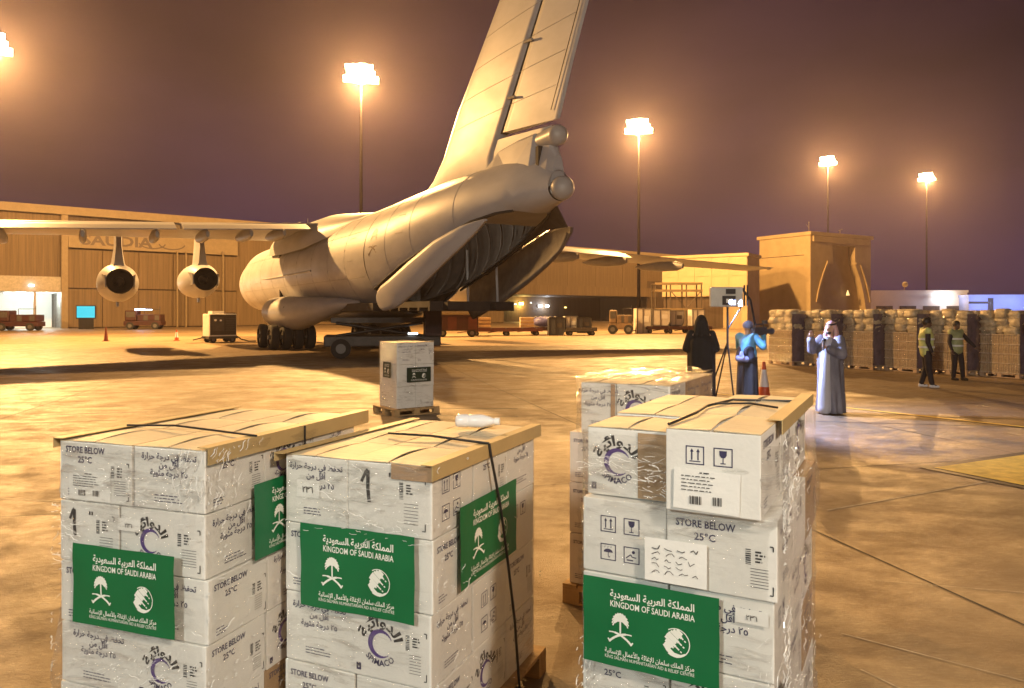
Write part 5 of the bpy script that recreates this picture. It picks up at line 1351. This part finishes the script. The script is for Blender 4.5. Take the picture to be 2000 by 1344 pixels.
MB().box(x0+.06,x0+.16,y0-.12,y0-.02,z0-.01,z0+.05).build('viewfinder', m_pale, vc); MB().tube((x0,y0-.1,z0-.07),(x0,y0-.16,z0-.16),.02).build('grip', m_cam, vc)
vcl = light('camera_lamp', (x0,y0-.30,z0+.2), 0, (.7,.8,1), .03, 'SPOT', vc)

# figure in black beside the light stand
m_blk2 = mat('black cloth', (.013,.011,.011), .85, bump=.2, scale=8)
c_ = P('person wrapped in a long black gown and hood, standing beside the light stand', (3.72,14.6), R(170), 1.88)
c_.wr[1] = c_.J(.14,-.22,1.1); c_.wr[-1] = c_.J(-.14,-.22,1.1); c_.el[1] = c_.J(.26,.0,1.16); c_.el[-1] = c_.J(-.26,.0,1.16)
c_.body(); c_.robe(m_blk2, 'gown', .02, 1.46, .25, .2, (.25,.22), .02, 6, shr=.075); sc2 = scarf(c_, m_blk2, .25, .9, 'hood'); sc2.location = (0,.012,0)

# apron workers
m_vest = mat('pale yellow vest', (.55,.60,.22), .6, var=.1, scale=8); m_refl = mat('reflective tape', (.7,.7,.66), .3); m_dkc = mat('dark clothing', (.025,.018,.02), .8, var=.2, scale=6); m_shoe = mat('white trainers', (.7,.68,.70), .6)
def worker(label, loc, rz, h, shoe, pose=None, vest=m_vest):
    p = P(label, loc, rz, h)
    if pose: pose(p)
    p.body(mat('dark skin', (.13,.075,.05), .5)); p.top(m_dkc, 'shirt', .008, .88, 1.0); p.trousers(m_dkc); p.shoes(shoe)
    if vest:
        p.top(vest, 'safety_vest', .03, .84, 0)
        for z in (1.0,1.2):
            rg = MB(); k = p.k; pts = [(.20*k*cos(q), .185*k*sin(q), z*k) for q in [2*pi*i/28 for i in range(29)]]
            for u_, v_ in zip(pts, pts[1:]): rg.add([u_, v_, (v_[0],v_[1],v_[2]+.05), (u_[0],u_[1],u_[2]+.05)], [(0,1,2,3)])
            rg.build('reflective_band', m_refl, p.t)
    MB().ball(tuple(V(p.hd)+V((0,.015,.035))*p.k), .105*p.k, 16, 10, sq=(.9,1.0,1.0)).build('hair', m_hair, p.t)
    return p
def po1(p): p.wr[1] = p.J(.24,-.16,.95); p.an[1] = p.J(.10,.10,.09); p.an[-1] = p.J(-.10,-.1,.09)
worker('apron worker in a pale yellow vest, dark trousers and white shoes, facing right', (10.72,19.2), R(75), 1.80, m_shoe, po1)
def po2(p): p.el[1] = p.J(.34,-.10,1.18); p.wr[1] = p.J(.46,-.24,.98); p.hdir[1] = (.4,-.6,-.5); p.an[1] = p.J(.16,-.08,.09); p.kn[1] = p.J(.14,-.06,.5)
worker('apron worker in an olive vest with one arm held out to the right', (12.75,21.3), R(20), 1.70, m_strap, po2, mat('olive vest', (.30,.33,.16), .6, var=.1, scale=8))

# ------------------------------------------------------------------ light stand, cones
ls = thing('light_stand', 'tripod mounted rectangular light panel aimed at the reporter', 'light stand', (gx(1421,15.0),15.0,0), R(0))
m_std = mat('black metal', (.03,.028,.028), .45, .5)
top_ = (0,0,2.05)
for p_ in ((-.38,.35),(-.02,.9),(.12,-.1)): MB().tube((p_[0],p_[1],0),(0,0,1.35),.016,n=8).build('leg', m_std, ls)
MB().tube((0,0,1.2),(0,0,2.12),.022,n=8).build('stand_pole', m_std, ls)
pn = MB().box(-.36,.30,-.05,.05,2.06,2.46).build('light_panel', mat('panel casing', (.52,.50,.44), .45, var=.1, scale=5), ls, bevel=.02)
MB().box(-.12,.14,-.08,-.052,2.10,2.28).box(-.05,.14,-.075,-.052,2.32,2.42).build('power_box', m_std, ls); MB().box(-.05,.08,-.085,-.081,2.14,2.22).build('label_plate', m_pap, ls)
for x in (.34,.40): MB().tube((x,0,2.08),(x,0,2.5),.018).build('bracket', m_std, ls)
MB().path([(.30,.06,2.45),(.5,.12,2.2),(.62,.2,1.7)],.022,6).tube((.30,0,2.1),(.0,0,1.6),.014).build('bracket', m_std, ls)
MB().box(-.33,.27,.051,.056,2.08,2.44).build('light_face', m_glowb, ls)
def spot(name, loc, tgt, P_, col, ang, blend=.6, rad=.15):
    l = bpy.data.lights.new(name, 'SPOT'); l.energy = P_; l.color = col; l.spot_size = R(ang); l.spot_blend = blend; l.shadow_soft_size = rad
    o = bpy.data.objects.new(name, l); C.objects.link(o); o.location = loc
    o.rotation_euler = (V(tgt)-V(loc)).to_track_quat('-Z','Y').to_euler(); return o
spot('panel_spot', (gx(1421,15.0)+.02, 14.9, 2.18), (6.1,14.2,.5), 2300, (.42,.55,1.0), 118, .5, .04)
def cone(label, x, y, h, m1, m2):
    t = thing('traffic_cone', label, 'traffic cone', (x,y,0), R(20), 'traffic cones')
    MB().box(-.19,.19,-.19,.19,0,.035).build('base', m1, t)
    r_ = lambda z: .145-.115*z/h
    MB().tube((0,0,.035),(0,0,h*.30),r_(0),r_(h*.30),18).build('cone_body', m1, t); MB().tube((0,0,h*.78),(0,0,h),r_(h*.78),r_(h),18).build('cone_tip', m1, t)
    MB().tube((0,0,h*.30),(0,0,h*.78),r_(h*.30),r_(h*.78),18).build('reflective_sleeve', m2, t)
m_or = mat('orange plastic', (.60,.10,.03), .5); m_dor = mat('dark red plastic', (.16,.035,.02), .5)
cone('tall white sleeved traffic cone standing behind the camera operator', gx(1492,17.0), 17.0, .82, m_or, mat('white sleeve', (.75,.75,.78), .4))
cone('dark traffic cone on the apron below the outer engine', gx(207,50), 50, .95, m_dor, m_dor)
cone('small traffic cone between the engines and the ground power unit', gx(345,51), 51, .75, m_or, mat('white sleeve', (.75,.75,.78), .4))

# ------------------------------------------------------------------ ground equipment
m_red = mat('red equipment paint', (.045,.010,.006), .5, var=.3, scale=2); m_ored = mat('orange red paint', (.09,.020,.010), .5, var=.25, scale=2)
m_gsew = mat('white equipment paint', (.68,.65,.58), .5, var=.12, scale=3); m_gdark = mat('dark equipment panel', (.07,.06,.05), .5, var=.3, scale=4); m_cont = mat('aluminium container', (.42,.41,.38), .45, .3, var=.15, scale=2); m_contd = mat('dark blue container', (.045,.05,.06), .5, var=.2, scale=2)
def wh(t, x, y, r_, wd=.2, ax='y'):
    a = (x,y-wd/2,r_) if ax == 'y' else (x-wd/2,y,r_); b_ = (x,y+wd/2,r_) if ax == 'y' else (x+wd/2,y,r_)
    o = MB().tube(a, b_, r_, n=16).build('wheel', m_rub, t); e_ = .01
    MB().tube((a[0]-(e_ if ax!='y' else 0),a[1]-(e_ if ax=='y' else 0),r_), (b_[0]+(e_ if ax!='y' else 0),b_[1]+(e_ if ax=='y' else 0),r_), r_*.5, n=12).build('rim', m_hub, o)
def gpu(label, x, y, rz):
    t = thing('ground_power_unit', label, 'ground power unit', (x,y,0), rz)
    MB().box(-.85,.85,0,1.5,.38,1.85).build('housing', m_gsew, t, bevel=.04); MB().box(-.9,.9,-.06,1.55,.26,.42).build('chassis', m_gdark, t)
    MB().box(-.80,.80,-.04,-.003,.5,1.80).build('front_panel', mat('olive grey panel', (.05,.04,.028), .5, var=.3, scale=5), t)
    MB().box(-.66,.05,-.07,-.04,.75,1.65).build('control_panel', m_gdark, t)
    for k in range(6): MB().box(.15,.72,-.06,-.04,.75+.15*k,.84+.15*k).build('louvre', m_gdark, t)
    MB().box(-.6,.15,.3,1.2,1.85,2.03).build('exhaust_box', m_gsew, t); MB().box(.2,.8,.1,1.0,1.85,1.93).build('hatch', m_red, t)
    MB().ball((-.5,-.075,1.45),.07,8,6,sq=(1.3,.4,1)).ball((-.18,-.075,1.43),.06,8,6,sq=(1.2,.4,1)).build('gauge', m_pap, t)
    for sx in (-.6,.6):
        for sy in (.12,1.35): wh(t, sx, sy, .2)
    MB().tube((-.8,.7,.4),(-1.7,.5,.2),.04).build('tow_bar', m_gdark, t); MB().path([(.85,.4,.5),(1.2,.2,.2),(1.7,.3,.05),(2.3,.6,.04)],.04).build('cable', m_std, t)
gpu('white and grey ground power unit left of the main wheels', gx(436,47.5), 47.5, R(38))
def tug(label, x, y, rz, m, lamp=False, big=1.0):
    t = thing('service_truck', label, 'service vehicle', (x,y,0), rz)
    MB().box(-2.1*big,2.1*big,0,1.9,.45,.95).build('chassis', m, t, bevel=.04)
    MB().box(-2.0*big,-.7*big,.1,1.8,.96,2.15).build('cab', m, t, bevel=.1); MB().box(-1.85*big,-.85*big,.07,.1,1.4,2.0).build('cab_window', m_gdark, t)
    MB().box(-.6*big,2.0*big,.05,1.85,.96,1.7).build('body_box', m, t, bevel=.03)
    for k in range(4): MB().box((-.5+.62*k)*big,(-.02+.62*k)*big,.02,.05,1.02,1.6).build('side_panel', m_gdark if k % 2 else m, t)
    for sx in (-1.4,1.4): wh(t, sx*big, .1, .42, .25); wh(t, sx*big, 1.8, .42, .25)
    MB().tube((1.9*big,.2,1.7),(1.9*big,.2,2.6),.03).tube((.2,.2,1.7),(.2,.2,2.3),.03).tube((.2,.2,2.3),(1.9*big,.2,2.3),.03).build('rail', m_std, t)
    if lamp: MB().box(-.9,.9,.3,.5,2.2,2.33).build('light_bar', m_glowb, t); light('bar_light', (0,.0,2.6), 90, (.4,.55,1), .1, parent=t)
    return t
tug('dark red loading vehicle parked at the left edge before the bright bay', gx(30,78), 78, R(8), m_red, False, 1.0)
tug('dark red truck with a blue white light bar below the outer engine', gx(278,84), 84, R(10), m_red, True, .95)
sb = thing('display_board', 'glowing cyan screen standing before the hangar doors', 'screen', (gx(168,86),86,0), R(12))
MB().box(-1.05,1.05,-.06,.12,1.2,2.75).build('cabinet', m_std, sb); MB().box(-.95,.95,-.075,-.062,1.32,2.65).build('screen_face', mat('cyan screen', (.01,.02,.02), .4, emit=(.02,.72,.92), estr=1.0), sb); MB().box(-.8,.8,0,.1,0,1.2).build('base_panel', m_std, sb)
def dolly(label, x, y, rz, m, load_=None, L_=3.4):
    t = thing('cargo_dolly', label, 'cargo dolly', (x,y,0), rz, 'cargo dollies parked beyond the aircraft')
    MB().box(-L_/2,L_/2,0,1.7,.42,.58).build('deck', m, t); MB().box(-L_/2,L_/2,-.03,0,.36,.68).build('side_rail', m, t)
    for k in range(3): MB().tube((-L_/2+.5+k*(L_-1)/2,-.05,.62),(-L_/2+.5+k*(L_-1)/2,1.75,.62),.05,n=8).build('roller', m_hub, t)
    for sx in (-.36,.36):
        for sy in (.15,1.55): wh(t, sx*L_, sy, .2, .16)
    MB().tube((-L_/2,.85,.4),(-L_/2-1.1,.85,.25),.04).build('tow_bar', m, t)
    return t
def container(label, x, y, z, rz, m, w_=1.55, h_=1.6, d_=1.5, door=True):
    t = thing('cargo_container', label, 'container', (x,y,z), rz, 'air cargo containers beyond the aircraft')
    mb = MB(); pr = [(-w_/2,0),(w_/2*.72,0),(w_/2,h_*.28),(w_/2,h_),(-w_/2,h_)]
    mb.add([(a_,0,c) for a_, c in pr]+[(a_,d_,c) for a_, c in pr], [(0,1,2,3,4),(9,8,7,6,5)]+[(i,5+i,5+(i+1)%5,(i+1)%5) for i in range(5)]); mb.build('shell', m, t)
    f = MB(); 
    for a_, b_ in zip(pr, pr[1:]+pr[:1]): f.tube((a_[0],-.02,a_[1]),(b_[0],-.02,b_[1]),.045,n=6)
    f.tube((-.1,-.02,0),(-.1,-.02,h_),.03,n=6); f.build('edge_frame', m_hub if m is not m_contd else m_std, t)
    if door: MB().box(-w_/2+.1,-.16,-.03,-.005,.1,h_-.1).build('door_curtain', m_gsew if m is m_gsew else m, t); MB().box(.0,w_/2*.7,-.02,-.004,h_*.45,h_*.7).build('marking_plate', m_pap if m is m_gsew else m_gdark, t)
DY = 61
dolly('empty orange red dolly, closest to the open starboard cargo door', gx(960,DY), DY, R(5), m_ored)
dolly('orange red dolly between the empty one and the blue netted one', gx(1020,DY+.6), DY+.6, R(5), m_ored)
dolly('dark red dolly carrying netted bundles left of the dark containers', gx(1066,DY+3), DY+3, R(5), m_red, L_=2.6)
nb = thing('netted_bundle', 'bluish netted cargo bundle on the dark red dolly', 'cargo bundle', (gx(1064,DY+3),DY+3.1,.68), R(5))
mb = MB(); mb.ball((0,.8,.45),.75,14,9,sq=(1.3,.8,.62)); mb.build('bundle', mat('bluish tarpaulin', (.14,.14,.34), .4, var=.4, scale=5, bump=.6), nb)
for k in range(5): MB().path([(-.9+.42*k+.15*q,.8-.62*cos(q*.9-.9),.45+.48*sin(pi*(q+1)/4)) for q in (-1,0,1,2)], .02, 5).build('net_rope', m_pap, nb)
container('dark container right of the bluish netted bundle', gx(1088,DY+1), DY+1, .0, R(4), m_contd, 1.3, 1.5)
container('warm lit cream container between two dark ones', gx(1116,DY+1.5), DY+1.5, .3, R(4), m_gsew, 1.0, 1.3)
container('dark container right of the lit cream one', gx(1141,DY+1), DY+1, .25, R(4), m_contd, 1.2, 1.25)
dolly('low dark dolly under the dark container beside the lit one', gx(1136,DY+.9), DY+.9-.05, R(4), m_gdark, L_=2.6)
tug('small cream and brown tug parked before the open bay', gx(1212,66), 66, R(-10), mat('cream brown paint', (.20,.13,.07), .5, var=.4, scale=3), False, .5)
container('tall cream container standing upright left of the floodlight pole', gx(1258,68), 68, .0, R(3), m_gsew, 1.3, 2.3)
container('cream container on a red dolly, right of the floodlight pole', gx(1292,68), 68, .7, R(3), m_gsew, 1.6, 1.5)
container('grey aluminium container next to the cream one on the red dollies', gx(1322,68.5), 68.5, .7, R(3), m_cont, 1.3, 1.4)
container('cream container just left of the figure in black', gx(1364,68.5), 68.5, .7, R(3), m_gsew, 1.1, 1.5)
dolly('red dolly under the cream container by the floodlight pole', gx(1290,67.8), 67.8, R(3), m_red, L_=2.6)
dolly('red dolly under the grey aluminium container', gx(1328,68.2), 68.2, R(3), m_red, L_=2.4)
dolly('red dolly beside the figure in black, carrying a cream container', gx(1368,68.2), 68.2, R(3), m_red, L_=2.2)
for px, lb_, mm in ((945,'small tan crate on the empty orange red dolly',m_cardb),(1030,'second tan crate, on the middle orange red dolly',m_tray)):
    t = thing('wooden_crate', lb_, 'crate', (gx(px,DY+.6),DY+.6+(.5 if px > 1000 else 0)+.3,.68), R(5)); MB().box(-.55,.55,0,1,0,.85).build('crate_box', mm, t)
    for k in range(3): MB().box(-.58,.58,-.03,0,.05+.3*k,.2+.3*k).build('slat', m_wood, t)
# loader under the ramp
ld = thing('cargo_loader', 'dark cargo loader parked under the open tail of the aircraft', 'cargo loader', (-5.6,31.4,0), R(12))
MB().box(-2.3,2.6,0,2.4,.5,.95).build('chassis', m_gdark, ld, bevel=.05); MB().box(-2.0,2.4,.1,2.3,1.5,1.72).build('platform', m_gdark, ld)
MB().tube((-1.8,.05,.95),(1.8,.05,1.5),.07).tube((1.8,.05,.95),(-1.8,.05,1.5),.07).build('scissor_arm', m_std, ld); MB().box(1.9,2.6,-.3,.6,.95,2.2).build('operator_cab', m_red, ld)
for sx in (-1.6,1.7):
    for sy in (.1,2.3): wh(ld, sx, sy, .42, .3)
MB().box(1.2,1.6,-.05,0,1.0,1.08).build('lamp_strip', m_glow, ld)
kt = thing('covered_trailer', 'reddish brown trailer standing just behind the cargo ramp', 'trailer', (gx(892,58),58,0), R(6))
MB().box(-1.6,1.7,0,2.0,.5,1.75).build('trailer_body', m_red, kt, bevel=.05); MB().box(-1.7,1.8,-.1,2.1,1.75,1.9).build('canopy', m_trim, kt)
for k in range(4): MB().box(-1.5+.8*k,-.8+.8*k,-.03,0,.6,1.6).build('side_panel', m_ored if k % 2 else m_red, kt)
for sx in (-1.1,1.2): wh(kt, sx, .1, .32); wh(kt, sx, 1.9, .32)

pc = thing('covered_post', 'round black cover on a reddish post, cut by the right edge of the picture', 'post', (14.88,21.15,0), 0)
MB().tube((0,0,0),(0,0,1.5),.06).build('post', mat('pinkish red post', (.42,.13,.09), .5), pc); MB().box(-.16,.25,-.08,.08,1.42,1.75).build('collar', m_yel, pc)
MB().ball((.36,0,2.25),.60,20,14,sq=(.9,.6,1)).build('cover', mat('black cover', (.006,.008,.014), .5, bump=.3, scale=3), pc)
# ------------------------------------------------------------------ night haze
hz = MB().box(-160, 200, -40, 220, -1, 40).build('haze', [bpy.data.materials.new('haze air')]); hz['kind'] = 'stuff'
hm = hz.data.materials[0]; hm.use_nodes = True; nt = hm.node_tree
for n in list(nt.nodes): nt.nodes.remove(n)
o = nt.nodes.new('ShaderNodeOutputMaterial'); pv = nt.nodes.new('ShaderNodeVolumePrincipled'); pv.inputs['Color'].default_value = (.95,.82,.88,1); pv.inputs['Density'].default_value = HAZE; pv.inputs['Anisotropy'].default_value = .80
lk(nt, pv.outputs[0], o.inputs['Volume'])
